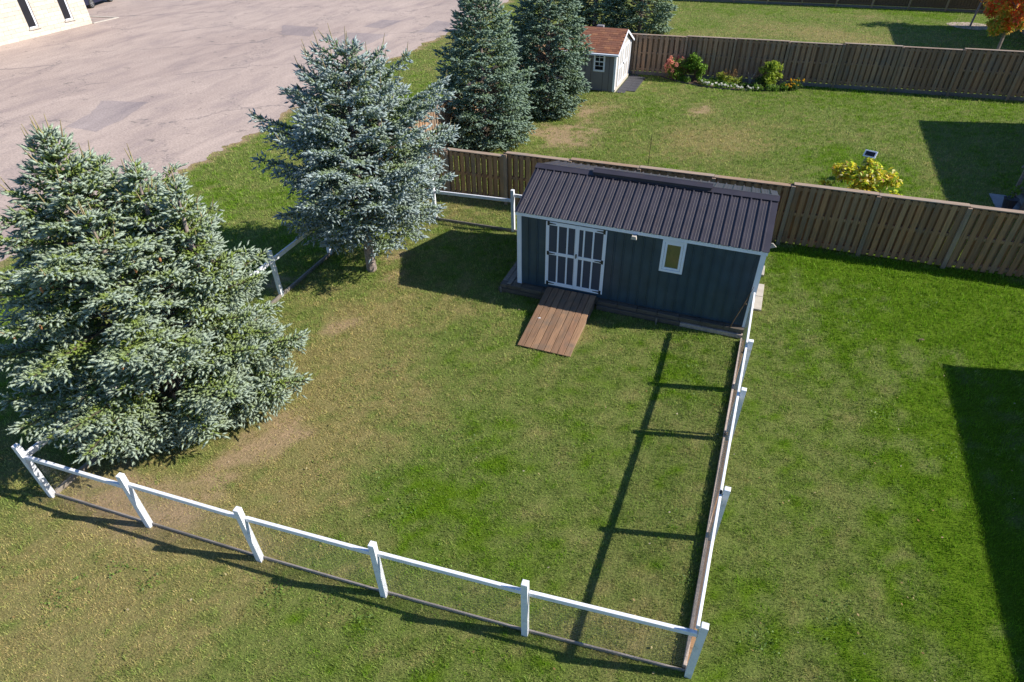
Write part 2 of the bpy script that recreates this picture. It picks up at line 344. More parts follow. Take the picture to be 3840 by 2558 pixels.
# ------------------------------------------------------------------ ground
SHED_W, SHED_D = 6.1, 3.3
def lot_edge(y):
    y = np.asarray(y, float)
    base = -15.75 - 0.012 * (y - 5) + 0.25 * np.sin(y * 0.21 + 1.0)
    return base + 1.1 * (fbm(y, y * 0 + 3.1, 0.6, 4, 5) - 0.5) + 0.7 * (fbm(y, y * 0 + 7.1, 2.6, 3, 6) - 0.5)
def lawn(x, y):
    """colour and cover of the lawn at a spot: where it is dry, bare or lush"""
    x = np.asarray(x, float); y = np.asarray(y, float)
    inside = sstep(-6.6, -5.6, x) * sstep(6.2, 5.6, x) * sstep(-9.6, -9.0, y + 0.09 * (x - 6) * -1) * sstep(5.3, 4.8, y)
    outfront = sstep(-8.9, -9.4, y) * sstep(6.3, 5.0, x)
    yard2 = sstep(5.2, 5.4, y) * sstep(22.4, 22.2, y) * sstep(-6.7, -6.3, x)
    yard3 = sstep(22.4, 23.2, y)
    strip = sstep(-6.2, -6.7, x)
    dry = 0.30 + inside * (0.08 + 0.19 * sstep(0.5, -4.0, x)) + outfront * (0.03 + 0.20 * sstep(1.5, -3.5, x)) + 0.04 * strip + 0.08 * yard2 + 0.10 * yard3
    dry = dry - sstep(5.2, 4.8, y) * (0.08 * sstep(6.2, 6.8, x) + 0.17 * sstep(9.3, 10.8, x) + 0.16 * sstep(6.2, 6.8, x) * sstep(2.6, 4.6, y))
    dry = dry + 0.50 * (fbm(x, y, 0.35, 4, 1) - 0.5) + 0.40 * (fbm(x, y, 1.5, 4, 2) - 0.5) + 0.75 * (fbm(x, y, 5.5, 3, 31) - 0.5) + 0.7 * (fbm(x, y, 14.0, 2, 33) - 0.5)
    dry = dry + 0.07 * 1.5 * np.sin((x + 0.25 * y) * 2 * PI / 1.1) * sstep(6.3, 7.5, x) * sstep(5.2, 4.8, y)
    bare = np.zeros_like(x)
    wob = 0.65 + 0.7 * fbm(x, y, 1.4, 3, 9)
    for k, bx, by, r, s in BLOBS:
        d2 = ((x - bx) ** 2 + (y - by) ** 2) / (r * r)
        w = s * np.exp(-d2 * 0.9 * wob)
        if k == 'G': dry = dry - 0.38 * w
        elif k == 'T': dry = dry + 0.42 * w
        else: bare = bare + w; dry = dry + 0.35 * w
    edge = sstep(0.9, 0.0, x - lot_edge(y)); bare = bare + 0.8 * edge; dry = dry + 0.3 * edge
    bare = bare + 0.5 * sstep(0.25, 0.0, np.abs(x - 6.12)) * sstep(-0.2, -0.6, y) * sstep(-9.2, -8.8, y)
    dry = np.clip(dry, 0, 1)
    bn = 0.5 + 1.5 * (fbm(x, y, 2.6, 5, 12) - 0.5) + 0.9 * (fbm(x, y, 11.0, 2, 14) - 0.5)
    bare = np.clip(sstep(0.30, 0.85, bare * (0.25 + 1.35 * bn)), 0, 1) * 0.92
    lush = np.array([0.115, 0.200, 0.010]); green = np.array([0.178, 0.224, 0.058])
    tan = np.array([0.300, 0.258, 0.110]); soil = np.array([0.325, 0.232, 0.145])
    a = sstep(0.0, 0.32, dry)[..., None]; b = sstep(0.30, 1.0, dry)[..., None]
    col = (lush * (1 - a) + green * a) * (1 - b) + tan * b
    return col, soil, bare, dry

gx = np.concatenate([[-260, -120, -60, -30], np.arange(-19, 26.01, 0.25), [40, 90, 260]])
gy = np.concatenate([[-120, -50, -25], np.arange(-16, 62.01, 0.25), [90, 160, 320]])
GX, GY = np.meshgrid(gx, gy, indexing='ij')
lc, soil_c, bare_, _d = lawn(GX, GY)
b3 = bare_[..., None]
gcol = lc * 0.75 * (1 - b3) + soil_c * b3  # turf ground darkened for the shade between the blades
nx, ny = len(gx), len(gy)
V = np.stack([GX, GY, np.zeros_like(GX)], -1).reshape(-1, 3)
ii, jj = np.meshgrid(np.arange(nx - 1), np.arange(ny - 1), indexing='ij')
q00 = (ii * ny + jj).ravel(); q10 = q00 + ny; q11 = q10 + 1; q01 = q00 + 1
F = np.concatenate([np.stack([q00, q10, q11], 1), np.stack([q00, q11, q01], 1)])
struct(link('ground', tri_mesh('ground', V, F, gcol.reshape(-1, 3), MAT['ground'])))

# parking lot with its frayed edge, and the darker repair patches on it
ys = np.concatenate([[-120, -60], np.arange(-30, 80, 0.12), [140, 320]])
ex = lot_edge(ys)
m = MB()
Vl = [(-260, y, 0.004) for y in ys] + [(x, y, 0.004) for x, y in zip(ex, ys)]
n = len(ys); m.add(Vl, [(i, n + i, n + i + 1, i + 1) for i in range(n - 1)])
struct(m.obj('parking_lot', MAT['asphalt']))
def patch(poly):
    P = []
    for i, (x, y) in enumerate(poly):
        x2, y2 = poly[(i + 1) % len(poly)]
        for k in range(6):
            t = k / 6; P.append((x + (x2 - x) * t + random.uniform(-.05, .05), y + (y2 - y) * t + random.uniform(-.05, .05), 0.008))
    m = MB(); m.add(P, [tuple(range(len(P)))]); struct(m.obj('asphalt_patch', MAT['patch']))
patch([(-24.4, 5.6), (-24.9, 7.4), (-26.1, 9.1), (-23.6, 9.7), (-22.7, 7.3), (-22.5, 5.6)])
patch([(-22.0, 23.35), (-22.5, 26.2), (-19.4, 26.5), (-19.3, 23.34)])
patch([(-22.4, 28.1), (-22.3, 30.6), (-20.7, 30.75), (-20.8, 28.0)])
patch([(-17.9, 27.7), (-18.3, 31.6), (-16.6, 31.1), (-16.5, 27.9)])
patch([(-26.6, 24.2), (-28.4, 26.8), (-25.4, 27.0), (-24.3, 24.4)])

# ------------------------------------------------------------------ grass blades
rng = np.random.RandomState(3)
def in_frame(x, y, margin=0.06):
    d = np.stack([x - CAM.x, y - CAM.y, np.full_like(x, -CAM.z)], -1)
    z = d @ np.array(FWD); a = (d @ np.array(RIGHT)) / z * 2351.8 / 1920; b = (d @ np.array(UP)) / z * 2351.8 / 1279
    return (z > 0.5) & (np.abs(a) < 1 + margin) & (np.abs(b) < 1 + margin * 1.5)
def grow(n0):
    out = []
    for cx in np.arange(-17, 25, 1.0):
        for cy in np.arange(-16, 62, 1.0):
            r = math.sqrt((cx + .5 - CAM.x) ** 2 + (cy + .5 - CAM.y) ** 2 + CAM.z ** 2)
            k = int(n0 * (12.0 / max(r, 10.5)) ** 2)
            px = np.array([cx, cx + 1, cx, cx + 1, cx + .5]); py = np.array([cy, cy, cy + 1, cy + 1, cy + .5])
            if not in_frame(px, py, 0.12).any(): continue
            xy = rng.rand(k, 2) + (cx, cy); out.append(xy)
    return np.concatenate(out)
def not_built(x, y):
    ok = x > lot_edge(y) + 0.02
    ok &= ~((x > -0.56) & (x < 6.28) & (y > -0.2) & (y < 3.6))                     # shed and platform
    ok &= ~((x > 0.82) & (x < 2.28) & (y > -2.36) & (y < 0.0))                     # ramp
    ok &= ~((x > 6.1) & (x < 6.45) & (y > 1.22) & (y < 2.58))
    ok &= ~((x > -5.2) & (x < -0.75) & (y > 18.7) & (y < 22.0))
    ok &= ~((x > -0.1) & (x < 7.0) & (y > 22.2 - 1.25 * np.sin(np.clip((x + .1) / 7.1, 0, 1) * PI)) & (y < 22.9))
    ok &= ~((x > 13.4) & (y > 9.9) & (y < 11.5))
    return ok
xy = grow(2800)
x, y = xy[:, 0], xy[:, 1]
k = in_frame(x, y) & not_built(x, y); xy = xy[k]; x, y = xy[:, 0], xy[:, 1]
lc, _s, bare_, dry_ = lawn(x, y)
clump = fbm(x, y, 4.5, 2, 21)
keep = rng.rand(len(x)) < (1 - 0.93 * bare_) * (0.55 + 0.45 * sstep(0.3, 0.55, clump))
xy = xy[keep]; x, y = xy[:, 0], xy[:, 1]; lc = lc[keep]; dry_ = dry_[keep]; clump = clump[keep]
nb = len(x)
dist = np.sqrt((x - CAM.x) ** 2 + (y - CAM.y) ** 2 + CAM.z ** 2)
lodw = np.clip(dist / 13.0, 0.9, 3.2)
h = (0.028 + 0.026 * rng.rand(nb)) * (1.15 - 0.35 * dry_) * (0.75 + 0.6 * clump) * np.clip(lodw, 1, 1.6)
# longer tufts where the mower does not reach
tall = np.maximum(sstep(0.22, 0.0, np.abs(y - (5.05 + 0.027 * (x + 2.3)))), sstep(0.16, 0.0, np.abs(x - 5.9)) * (y < -.3) * (y > -9))
h *= 1 + 0.9 * tall * rng.rand(nb)
w = 0.0105 * lodw * (0.7 + 0.6 * rng.rand(nb))
az = rng.rand(nb) * 2 * PI; lean = (0.2 + 0.75 * rng.rand(nb)) * h
la = az + rng.normal(0, 0.9, nb)
wx, wy = -np.sin(az) * w * .5, np.cos(az) * w * .5
V = np.empty((nb, 3, 3), np.float32)
V[:, 0] = np.stack([x - wx, y - wy, np.full(nb, -0.004)], 1)
V[:, 1] = np.stack([x + wx, y + wy, np.full(nb, -0.004)], 1)
V[:, 2] = np.stack([x + np.cos(la) * lean, y + np.sin(la) * lean, h], 1)
straw = (rng.rand(nb) < 0.10 + 0.35 * dry_)[:, None]
bc = lc * (0.68 + 0.64 * rng.rand(nb, 1)) * (0.66 + 0.68 * fbm(x, y, 9.0, 2, 27))[:, None] * 1.40
bc = np.where(straw, bc * np.array([1.22, 1.12, 1.15]) + np.array([.02, .018, .012]), bc * np.array([0.94, 1.05, 0.9]))
F = np.arange(nb * 3, dtype=np.int32).reshape(-1, 3)
grass = link('grass', tri_mesh('grass', V.reshape(-1, 3), F, np.repeat(bc, 3, 0), MAT['blade']))
struct(grass, 'stuff'); tag(grass, 'short mown lawn grass, green with dry tan patches', 'grass')
print('grass blades', nb)

# leaf litter, clover and small weeds in the turf
def litter(name, label, cat, n, size, cols, hz, seed, spots=None, flat=.3):
    r = np.random.RandomState(seed)
    if spots is None: x = r.uniform(-6, 12, n); y = r.uniform(-13.5, 5, n)
    else:
        k = r.randint(0, len(spots), n); sp = np.array(spots); x = sp[k, 0] + r.normal(0, 1, n) * sp[k, 2]; y = sp[k, 1] + r.normal(0, 1, n) * sp[k, 2]
    ok = not_built(x, y); x = x[ok]; y = y[ok]; n = len(x)
    P = np.stack([x, y, hz * (.5 + r.rand(n))], 1); a = r.rand(n) * 6.28; s = size * (.6 + .8 * r.rand(n))
    u = np.stack([np.cos(a), np.sin(a), r.normal(0, flat, n)], 1) * s[:, None]; v = np.stack([-np.sin(a), np.cos(a), r.normal(0, flat, n)], 1) * s[:, None] * .6
    V = np.stack([P - u, P + v, P + u, P - v], 1).reshape(-1, 3); b = np.arange(n)[:, None] * 4
    F = np.concatenate([b + [[0, 2, 1]], b + [[0, 3, 2]]])
    c = np.array(cols)[r.randint(0, len(cols), n)] * (.8 + .4 * r.rand(n, 1))
    o = struct(link(name, tri_mesh(name, V, F, np.repeat(c, 4, 0), MAT['leaf'])), 'stuff'); tag(o, label, cat)
litter('fallen_leaves', 'small dry leaves and pale flecks scattered over the lawn', 'leaves', 420, .022, [(.45, .32, .14), (.38, .24, .10), (.60, .52, .38), (.50, .42, .22)], .045, 71)
wr = np.random.RandomState(72)
litter('clover', 'patches of low broad leaved clover and weeds in the lawn', 'clover', 3600, .018, [(.16, .27, .04), (.19, .31, .05), (.15, .25, .06)], .04, 73, [(wr.uniform(-5, 11.5), wr.uniform(-12.8, 4.5), wr.uniform(.10, .35)) for _ in range(70)], .5)

# ------------------------------------------------------------------ the big shed
def rib_sheet(x0, x1, ribs, e, r, lip=0.0):
    """a ribbed metal sheet from the eave e to the ridge r ((y,z) pairs): tall ribs with two low ones between"""
    prof = []
    for i, xr in enumerate(ribs):
        prof += [(xr - .022, 0), (xr - .012, .030), (xr + .012, .030), (xr + .022, 0)]
        if i + 1 < len(ribs):
            for f in (.36, .64):
                xm = xr + (ribs[i + 1] - xr) * f; prof += [(xm - .007, 0), (xm, .006), (xm + .007, 0)]
    prof = [(x0, 0)] + [p for p in prof if x0 + .002 < p[0] < x1 - .002] + [(x1, 0)]
    d = Vector((0, r[0] - e[0], r[1] - e[1])).normalized(); nrm = Vector((0, -d.z, d.y))
    if nrm.z < 0: nrm = -nrm
    m = MB(); V = []
    for (y, z) in (e, r):
        for off in (0.0, -0.012):
            for x, h in prof: V.append(Vector((x, y, z)) + nrm * (h + off))
    n = len(prof); F = []
    flip = r[0] < e[0]
    for i in range(n - 1):
        F.append((i, i + 1, 2 * n + i + 1, 2 * n + i)); F.append((n + i + 1, n + i, 3 * n + i, 3 * n + i + 1))
        F.append((n + i, n + i + 1, i + 1, i)); F.append((2 * n + i, 2 * n + i + 1, 3 * n + i + 1, 3 * n + i))
    F += [(0, 2 * n, 3 * n, n), (n - 1, 2 * n - 1, 4 * n - 1, 3 * n - 1)]
    if flip: F = [f[::-1] for f in F]
    m.add(V, F); return m
ZB, ZE, ZR, OH = 0.285, 2.467, 3.041, 0.104
shed = thing('garden_shed', 'slate blue garden shed with brown black ribbed metal roof and white double doors', 'shed')
W, D = SHED_W, SHED_D
slope = (ZR - ZE) / (D / 2 + OH)
zw = ZE + slope * OH - 0.03                                # wall top under the roof sheets
m = MB(); m.box((0, 0, ZB), (W, 0.09, zw)); m.obj('wall', MAT['siding'], shed)
m = MB(); m.box((0, D - .09, ZB), (W, D, zw)); m.obj('wall', MAT['siding'], shed)
zk = ZR - 0.06
for x0, x1 in ((0.0, 0.09), (W - .09, W)):
    m = MB(); m.prism([(0.092, ZB), (D - .092, ZB), (D - .092, zw - .004), (D / 2, zk), (0.092, zw - .004)], x0, x1, 'x'); m.obj('wall', MAT['siding'], shed)
# raised seams of the siding: a pair of low ribs each
bm_ = MB()
for dx in (-.019, .019): bm_.box((dx - .012, -.022, 0), (dx + .012, 0.002, 1), bev=0.004)
batten_me = bm_.mesh('batten', MAT['siding'])
bx = [0.30, 0.54] + [2.575 + .2395 * i for i in range(15)]
for xb in bx:
    if xb > 6.0: continue
    z0, z1 = ZB + .004, zw - 0.10
    if 3.72 < xb < 4.37: z1 = 1.44
    o = link('batten', batten_me, shed, (xb, 0, z0)); o.scale = (1, 1, z1 - z0)
for i in range(12):
    o = link('batten', batten_me, shed, (W, .25 + .26 * i, ZB + .004), (0, 0, PI / 2)); o.scale = (1, 1, zw - ZB - .02)
    o = link('batten', batten_me, shed, (0, .25 + .26 * i, ZB + .004), (0, 0, -PI / 2)); o.scale = (1, 1, zw - ZB - .02)
for (cx, x0, x1) in ((0, -.022, .10), (1, W - .10, W + .022)):
    m = MB(); m.box((x0, -.024, ZB - .02), (x1, -.001, zw - .10)); 
    xs = (-.022, -.001) if cx == 0 else (W + .001, W + .022)
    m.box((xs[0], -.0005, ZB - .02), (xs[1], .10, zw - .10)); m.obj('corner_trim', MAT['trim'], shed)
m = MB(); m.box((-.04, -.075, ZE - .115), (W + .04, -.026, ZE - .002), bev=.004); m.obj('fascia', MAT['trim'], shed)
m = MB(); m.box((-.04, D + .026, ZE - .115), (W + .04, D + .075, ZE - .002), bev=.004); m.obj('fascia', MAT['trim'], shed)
# roof sheets, three feet wide each
x0r, x1r = -.06, W + .06
nr = 27; sp = (x1r - x0r) / 27.1; ribs = [x0r + sp * (.36 + i) for i in range(nr)]
cuts = [x0r] + [ribs[i] + sp * .5 for i in range(3, nr - 2, 4)] + [x1r]
for a, b in zip(cuts[:-1], cuts[1:]):
    rr = ribs
    rib_sheet(a + .0015, b - .0015, rr, (-OH, ZE), (D / 2 - .01, ZR)).obj('roof_sheet', MAT['roofmetal'], shed)
    rib_sheet(a + .0015, b - .0015, rr, (D + OH, ZE), (D / 2 + .01, ZR)).obj('roof_sheet', MAT['roofmetal'], shed)
def cap(x0, x1, half, z, th, up=0.0):
    m = MB(); s = slope
    P = [(D / 2 - half, z - half * s - .012), (D / 2 - half, z - half * s), (D / 2 - .035, z - .035 * s + .004), (D / 2, z + .012), (D / 2 + .035, z - .035 * s + .004), (D / 2 + half, z - half * s), (D / 2 + half, z - half * s - .012)]
    Q = [(a, b - th) for a, b in P[2:5]][::-1]
    m.prism(P + [(D / 2 + half - .01, z - half * s - .014), (D / 2, z - .02), (D / 2 - half + .01, z - half * s - .014)], x0, x1, 'x'); return m
cap(x0r - .01, x1r + .01, .17, ZR + .038, .01).obj('ridge_cap', MAT['roofmetal'], shed)
m = cap(1.53, 4.58, .15, ZR + .118, .01)
for sgn in (-1, 1):
    yy = D / 2 + sgn * .13
    m.box((1.55, min(yy, yy + sgn * .01), ZR - .01), (4.56, max(yy, yy + sgn * .01), ZR + .07))
m.obj('ridge_vent', MAT['roofmetal'], shed)
m = MB()
for p in ((.07, .35), (1.1, 1.38), (3.2, 1.46), (4.2, 1.42)):
    z = ZR - slope * (D / 2 - p[1]) + .012; m.box((p[0] - .008, p[1] - .008, z - .01), (p[0] + .008, p[1] + .008, z + .012))
m.obj('roof_screw', MAT['steel'], shed)
# double doors
DX0, DX1, DZ0, DZ1, DM = 0.781, 2.385, 0.425, 2.31, 1.575
def leaf(x0, x1, hinge, muntins, lap):
    d = MB(); d.box((x0 + .003, -.022, DZ0), (x1 - .003, -.004, DZ1)); dr = d.obj('door', MAT['doorpanel'], shed)
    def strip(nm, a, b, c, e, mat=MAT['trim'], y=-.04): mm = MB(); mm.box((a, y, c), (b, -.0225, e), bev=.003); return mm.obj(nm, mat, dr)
    ws = .088
    strip('stile', x0 + .003, x0 + (ws if hinge < 0 else .098), DZ0 - .01, DZ1)
    strip('stile', x1 - (ws if hinge > 0 else .012), x1 - .003, DZ0 - .01, DZ1)
    a = x0 + (ws if hinge < 0 else .098) + .001; b = x1 - (ws if hinge > 0 else .012) - .001
    for c, e in ((DZ0 - .01, DZ0 + .095), (1.352, 1.44), (DZ1 - .10, DZ1)): strip('rail', a, b, c, e, y=-.038)
    for mx in muntins:
        strip('muntin', mx - .021, mx + .021, DZ0 + .096, 1.351, y=-.036); strip('muntin', mx - .021, mx + .021, 1.441, DZ1 - .101, y=-.036)
    for hz in (DZ0 + .05, 1.396, DZ1 - .05):
        hm = MB(); xe = x0 + .07 if hinge < 0 else x1 - .07; s = -hinge
        hm.box((xe - .028, -.050, hz - .055), (xe + .028, -.0405, hz + .055)); P = [(xe, hz - .022), (xe + s * .20, hz - .006), (xe + s * .20, hz + .006), (xe, hz + .022)]
        if s < 0: P = P[::-1]
        hm.prism(P, -.048, -.0405, 'y'); hm.obj('hinge', MAT['black'], dr)
    return dr
leaf(DX0, DM, -1, (1.11, 1.365), 0)
dr = leaf(DM, DX1, 1, (1.80, 2.045), 1)
m = MB(); m.box((1.605, -.062, 1.40), (1.635, -.0405, 1.50)); m.tube([(1.62, -.045, 1.44), (1.62, -.085, 1.45), (1.62, -.085, 1.39), (1.62, -.045, 1.40)], .008, 5); m.obj('handle', MAT['black'], dr)
# window
wx0, wx1, wz0, wz1 = 3.757, 4.325, 1.455, 2.335
m = MB(); m.box((wx0 + .02, -.012, wz0 + .02), (wx1 - .02, -.003, wz1 - .02)); win = m.obj('window', MAT['darkglass'], shed)
def ring(x0, x1, z0, z1, w, ya, yb):
    m = MB()
    for lo, hi in (((x0, ya, z0), (x1, yb, z0 + w)), ((x0, ya, z1 - w), (x1, yb, z1)), ((x0, ya, z0 + w), (x0 + w, yb, z1 - w)), ((x1 - w, ya, z0 + w), (x1, yb, z1 - w))): m.box(lo, hi, bev=.003)
    return m
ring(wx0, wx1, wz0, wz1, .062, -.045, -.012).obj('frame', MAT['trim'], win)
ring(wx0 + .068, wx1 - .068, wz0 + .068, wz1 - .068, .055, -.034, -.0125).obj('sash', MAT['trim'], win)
m = MB(); m.box((wx0 + .12, -.020, wz0 + .12), (wx1 - .12, -.013, wz1 - .12)); m.obj('pane', MAT['glass'], win)
# lamp under the eave
m = MB(); m.box((3.02, -.115, 2.30), (3.13, -.077, 2.37)); m.prism([(3.005, 2.285), (3.145, 2.285), (3.125, 2.365), (3.025, 2.365)], -.215, -.116, 'y', 1); m.obj('flood_lamp', [MAT['steel'], MAT['concrete']], shed)
m = MB(); m.box((W + .08, 0.42, 2.30), (W + .085, .46, 2.36)); 
m = MB(); m.prism([(W + .075, 2.37), (W + .20, 2.42), (W + .11, 2.50), (W + .075, 2.50)], .30, .33, 'y'); m.obj('roof_bracket', MAT['concrete'], shed)

# ------------------------------------------------------------------ timber platform under the shed, ramp, slabs
plat = thing('timber_platform', 'weathered grey timber platform under the slate blue shed', 'platform')
def plank(parent, name, lo, hi, mat, rz=0.0, ry=0.0, axis=0):
    c = tuple((a + b) / 2 for a, b in zip(lo, hi)); hs = tuple((b - a) / 2 for a, b in zip(lo, hi))
    m = MB(); m.box(tuple(-q for q in hs), hs, bev=min(.006, min(hs) * .3)); return m.obj(name, mat, parent, loc=c)
xx = -.45
for i, L in enumerate((.20, .42, .60, .55)):
    plank(plat, 'edge_block', (xx, -.245, .155), (xx + L - .012, -.035, .272 - .004 * (i % 2)), MAT['shadewood']); xx += L
xx = 2.30
while xx < 6.0:
    L = min(.52 + .05 * random.random(), 6.08 - xx)
    plank(plat, 'edge_block', (xx, -.15 + .0 * xx, .155), (xx + L - .012, -.01, .268 - .006 * random.random()), MAT['shadewood']); xx += L
plank(plat, 'sill_beam', (-.5, -.265, .02), (.80, -.20, .15), MAT['shadewood'])
plank(plat, 'sill_beam', (2.3, -.20, .015), (4.5, -.11, .15), MAT['shadewood'])
plank(plat, 'sill_beam', (4.51, -.19, .015), (6.06, -.09, .13), MAT['palewood'])
for i, (x0, x1) in enumerate(((-.46, -.325), (-.315, -.17), (-.16, -.03))):
    yb = -.03
    for j, ye in enumerate((.75 + .2 * i, 2.1, 3.45)):
        plank(plat, 'plank', (x0, yb, .205), (x1, ye - .01, .262 + .004 * j), MAT['greywood']); yb = ye
plank(plat, 'loose_plank', (-.25, -.20, .274), (-.14, .35, .30), MAT['greywood']).rotation_euler = (0, 0, -.06)
m = MB(); m.box((.05, .05, .01), (6.05, 3.25, .283)); m.obj('floor_frame', MAT['greywood'], plat)
for x in (-.44, 3.9): plank(plat, 'peg', (x, -.30, -.02), (x + .04, -.27, .19), MAT['greywood'])

rp = thing('wooden_ramp', 'reddish brown plank ramp leading up to the white shed doors', 'ramp', (0, 0, 0))
a0, a1 = Vector((0, -2.38, .035)), Vector((0, -.045, .335)); L = (a1 - a0).length; ang = math.asin((a1.z - a0.z) / L)
nP = 8; wP = (2.245 - .86) / nP
for i in range(nP):
    m = MB(); m.box((-wP / 2 + .007, 0, -.014), (wP / 2 - .007, L + random.uniform(-.012, .004), .016), bev=.004)
    o = m.obj('plank', MAT['rampwood'], rp, loc=(.86 + wP * (i + .5), a0.y, a0.z)); o.rotation_euler = (ang, 0, 0)
for x in (.885, 1.55, 2.20):
    m = MB(); m.prism([(-2.30, .0), (-.06, .0), (-.06, .30), (-2.30, .025)], x - .02, x + .02, 'x'); m.obj('stringer', MAT['rampwood'], rp)
m = MB(); m.add([(0, 0, 0), (.05, .012, .004), (.07, .03, .006), (.03, .035, .012), (.008, .02, .008)], [(0, 1, 2, 3, 4)]); m.add([(-.03, .02, .0), (0, 0, .0), (.008, .02, .012)], [(0, 1, 2)])
zf = a0.z + (-1.60 + 2.38) * math.tan(ang) + .022
tag(m.obj('feather', MAT['white'], loc=(1.05, -1.33, a0.z + (-1.33 + 2.38) * math.tan(ang) + .020)), 'small white feather lying on the brown plank ramp', 'feather')
for i, (y0, y1) in enumerate(((1.235, 1.885), (1.90, 2.555))):
    o = plank(None, 'paving_slab', (6.13, y0, .0), (6.425, y1, .06), MAT['concrete'])
    tag(o, ('pale concrete slab beside the shed wall, the one nearer the white fence rail', 'pale concrete slab beside the shed wall, the one farther from the white fence rail')[i], 'slab', 'slabs beside the shed')
o = plank(None, 'edging_stone', (6.13, 3.05, .0), (6.38, 3.6, .07), MAT['concrete']); tag(o, 'narrow pale stone at the far right corner of the blue shed', 'stone')
m = MB(); m.tube([(5.70, -.13, .14), (5.78, -.16, .55), (5.90, -.15, .98), (5.98, -.12, 1.3), (6.03, -.11, 1.52)], [.014, .013, .012, .009, .006], 6)
m.tube([(5.90, -.15, .98), (5.96, -.17, 1.05)], [.012, .014], 5); m.tube([(5.86, -.15, .86), (5.82, -.17, .9)], [.008, .006], 5)
tag(m.obj('dry_branch', MAT['limb'], smooth=True), 'bent dry branch leaning against the right end of the blue shed', 'branch')

# ------------------------------------------------------------------ white post and rail fence
wf = thing('white_rail_fence', 'white post and rail fence with wire mesh and ground boards round the shed lawn', 'fence')
PH = 1.44
pm = MB(); pm.box((-.05, -.05, -.2), (.05, .05, PH), bev=.006); post_me = pm.mesh('post', MAT['white'])
def wpost(x, y, rz=0.0, h=PH):
    o = link('post', post_me, wf, (x, y, 0), (random.uniform(-.008, .008), random.uniform(-.008, .008), rz)); o.scale = (1, 1, h / PH); return o
def bar(name, a, b, wid, hgt, mat, parent=wf, z_is_top=True):
    """a straight board from a to b; (x, y, top z) ends"""
    a, b = Vector(a), Vector(b); d = b - a; L = d.length
    m = MB(); m.box((-L / 2, -wid / 2, -hgt), (L / 2, wid / 2, 0), bev=min(.005, wid * .2))
    o = m.obj(name, mat, parent, loc=(a + b) / 2)
    o.rotation_euler = (0, -math.asin(d.z / L), math.atan2(d.y, d.x)); return o
FR = [(-5.94, -9.862), (-3.62, -9.723), (-1.232, -9.575), (1.149, -9.385), (3.565, -9.168), (6.06, -8.90)]
RT = [FR[5], (6.09, -6.394), (6.13, -3.81), (6.15, -2.161)]
LF = [FR[0], (-6.0, -7.42), (-6.08, -4.98), (-6.14, -2.543), (-6.18, -.12), (-6.22, 2.3)]
BK = [(-6.25, 3.05), (-4.15, 3.10), (-1.38, 3.19)]
for i, p in enumerate(FR + RT[1:] + LF[1:] + BK): wpost(*p, rz=.07 if i < 5 else 0.0)
def mesh_panel(a, b, z0, z1):
    """welded wire between two posts"""
    a, b = Vector((*a, 0)), Vector((*b, 0)); d = b - a; L = d.length; d.normalize(); n = Vector((-d.y, d.x, 0)); m = MB(); r = .0011
    def wire(p, q):
        t = (q - p).normalized(); s1 = n * r; s2 = t.cross(n).normalized() * r
        m.add([p + s1, p - s1 * .5 + s2, p - s1 * .5 - s2, q + s1, q - s1 * .5 + s2, q - s1 * .5 - s2], [(0, 1, 4, 3), (1, 2, 5, 4), (2, 0, 3, 5)])
    nz = int((z1 - z0) / .05)
    for i in range(nz + 1): zz = z0 + .05 * i; wire(a + Vector((0, 0, zz)), b + Vector((0, 0, zz)))
    for i in range(1, int(L / .05)): wire(a + d * (.05 * i) + Vector((0, 0, z0)), a + d * (.05 * i) + Vector((0, 0, z1)))
    o = m.obj('wire_mesh', MAT['steel'], wf); o['kind'] = 'stuff'
rz_ = [1.17, 1.20, 1.20, 1.21, 1.20]
for i in range(5):
    a, b = Vector((*FR[i], 0)), Vector((*FR[i + 1], 0)); d = (b - a).normalized(); n = Vector((-d.y, d.x, 0))
    zr = rz_[i]; a2 = a + d * .055; b2 = b - d * .055; off = n * (.03 if i else .0)
    bar('rail', a2 + off + Vector((0, 0, zr)), b2 + off + Vector((0, 0, zr - .01)), .055, .092, MAT['white'])
    g = n * .035
    bar('ground_board', a2 + g + Vector((0, 0, .075)), b2 + g + Vector((0, 0, .065)), .028, .095, MAT['palewood2'])
    mesh_panel(tuple((a2 + n * .062)[:2]), tuple((b2 + n * .062)[:2]), .10, 1.1)
for i in range(2):
    a, b = RT[i], RT[i + 1]
    bar('rail', (a[0] - .075, a[1] + (.055 if i == 0 else -.05), 1.30), (b[0] - .075, b[1] + .06, 1.30), .045, .09, MAT['white'])
    mesh_panel((a[0] - .10, a[1] + .06), (b[0] - .10, b[1] - .06), .10, 1.22)
gate_o = bar('gate', (RT[2][0] - .075, RT[2][1] + .08, 1.29), (RT[3][0] - .075, RT[3][1] + .03, 1.29), .045, .09, MAT['white'])
for (x, y, z) in ((RT[3][0] - .105, RT[3][1] - .12, 1.21), (RT[2][0] - .095, RT[2][1] + .02, .12)):
    m = MB(); m.box((-.015, -.05, -.04), (.0, .05, .04)); m.tube([(-.01, -.06, 0), (-.06, -.07, .01)], .008, 5); m.obj('hinge', MAT['black'], wf, loc=(x, y, z))
for y0, y1 in ((-3.74, -3.70),):
    bar('gate_stile', (6.055, -3.72, 1.20), (6.056, -3.68, 1.20), .045, 1.08, MAT['white'])
bar('gate_stile', (6.07, -2.29, 1.20), (6.071, -2.25, 1.20), .045, 1.08, MAT['white'])
mesh_panel((6.035, -3.7), (6.05, -2.28), .16, 1.2)
bar('rail', (RT[3][0] - .075, RT[3][1] + .055, 1.33), (6.075, -.10, 1.37), .045, .09, MAT['white'])
mesh_panel((6.05, -2.1), (6.05, -.15), .1, 1.25)
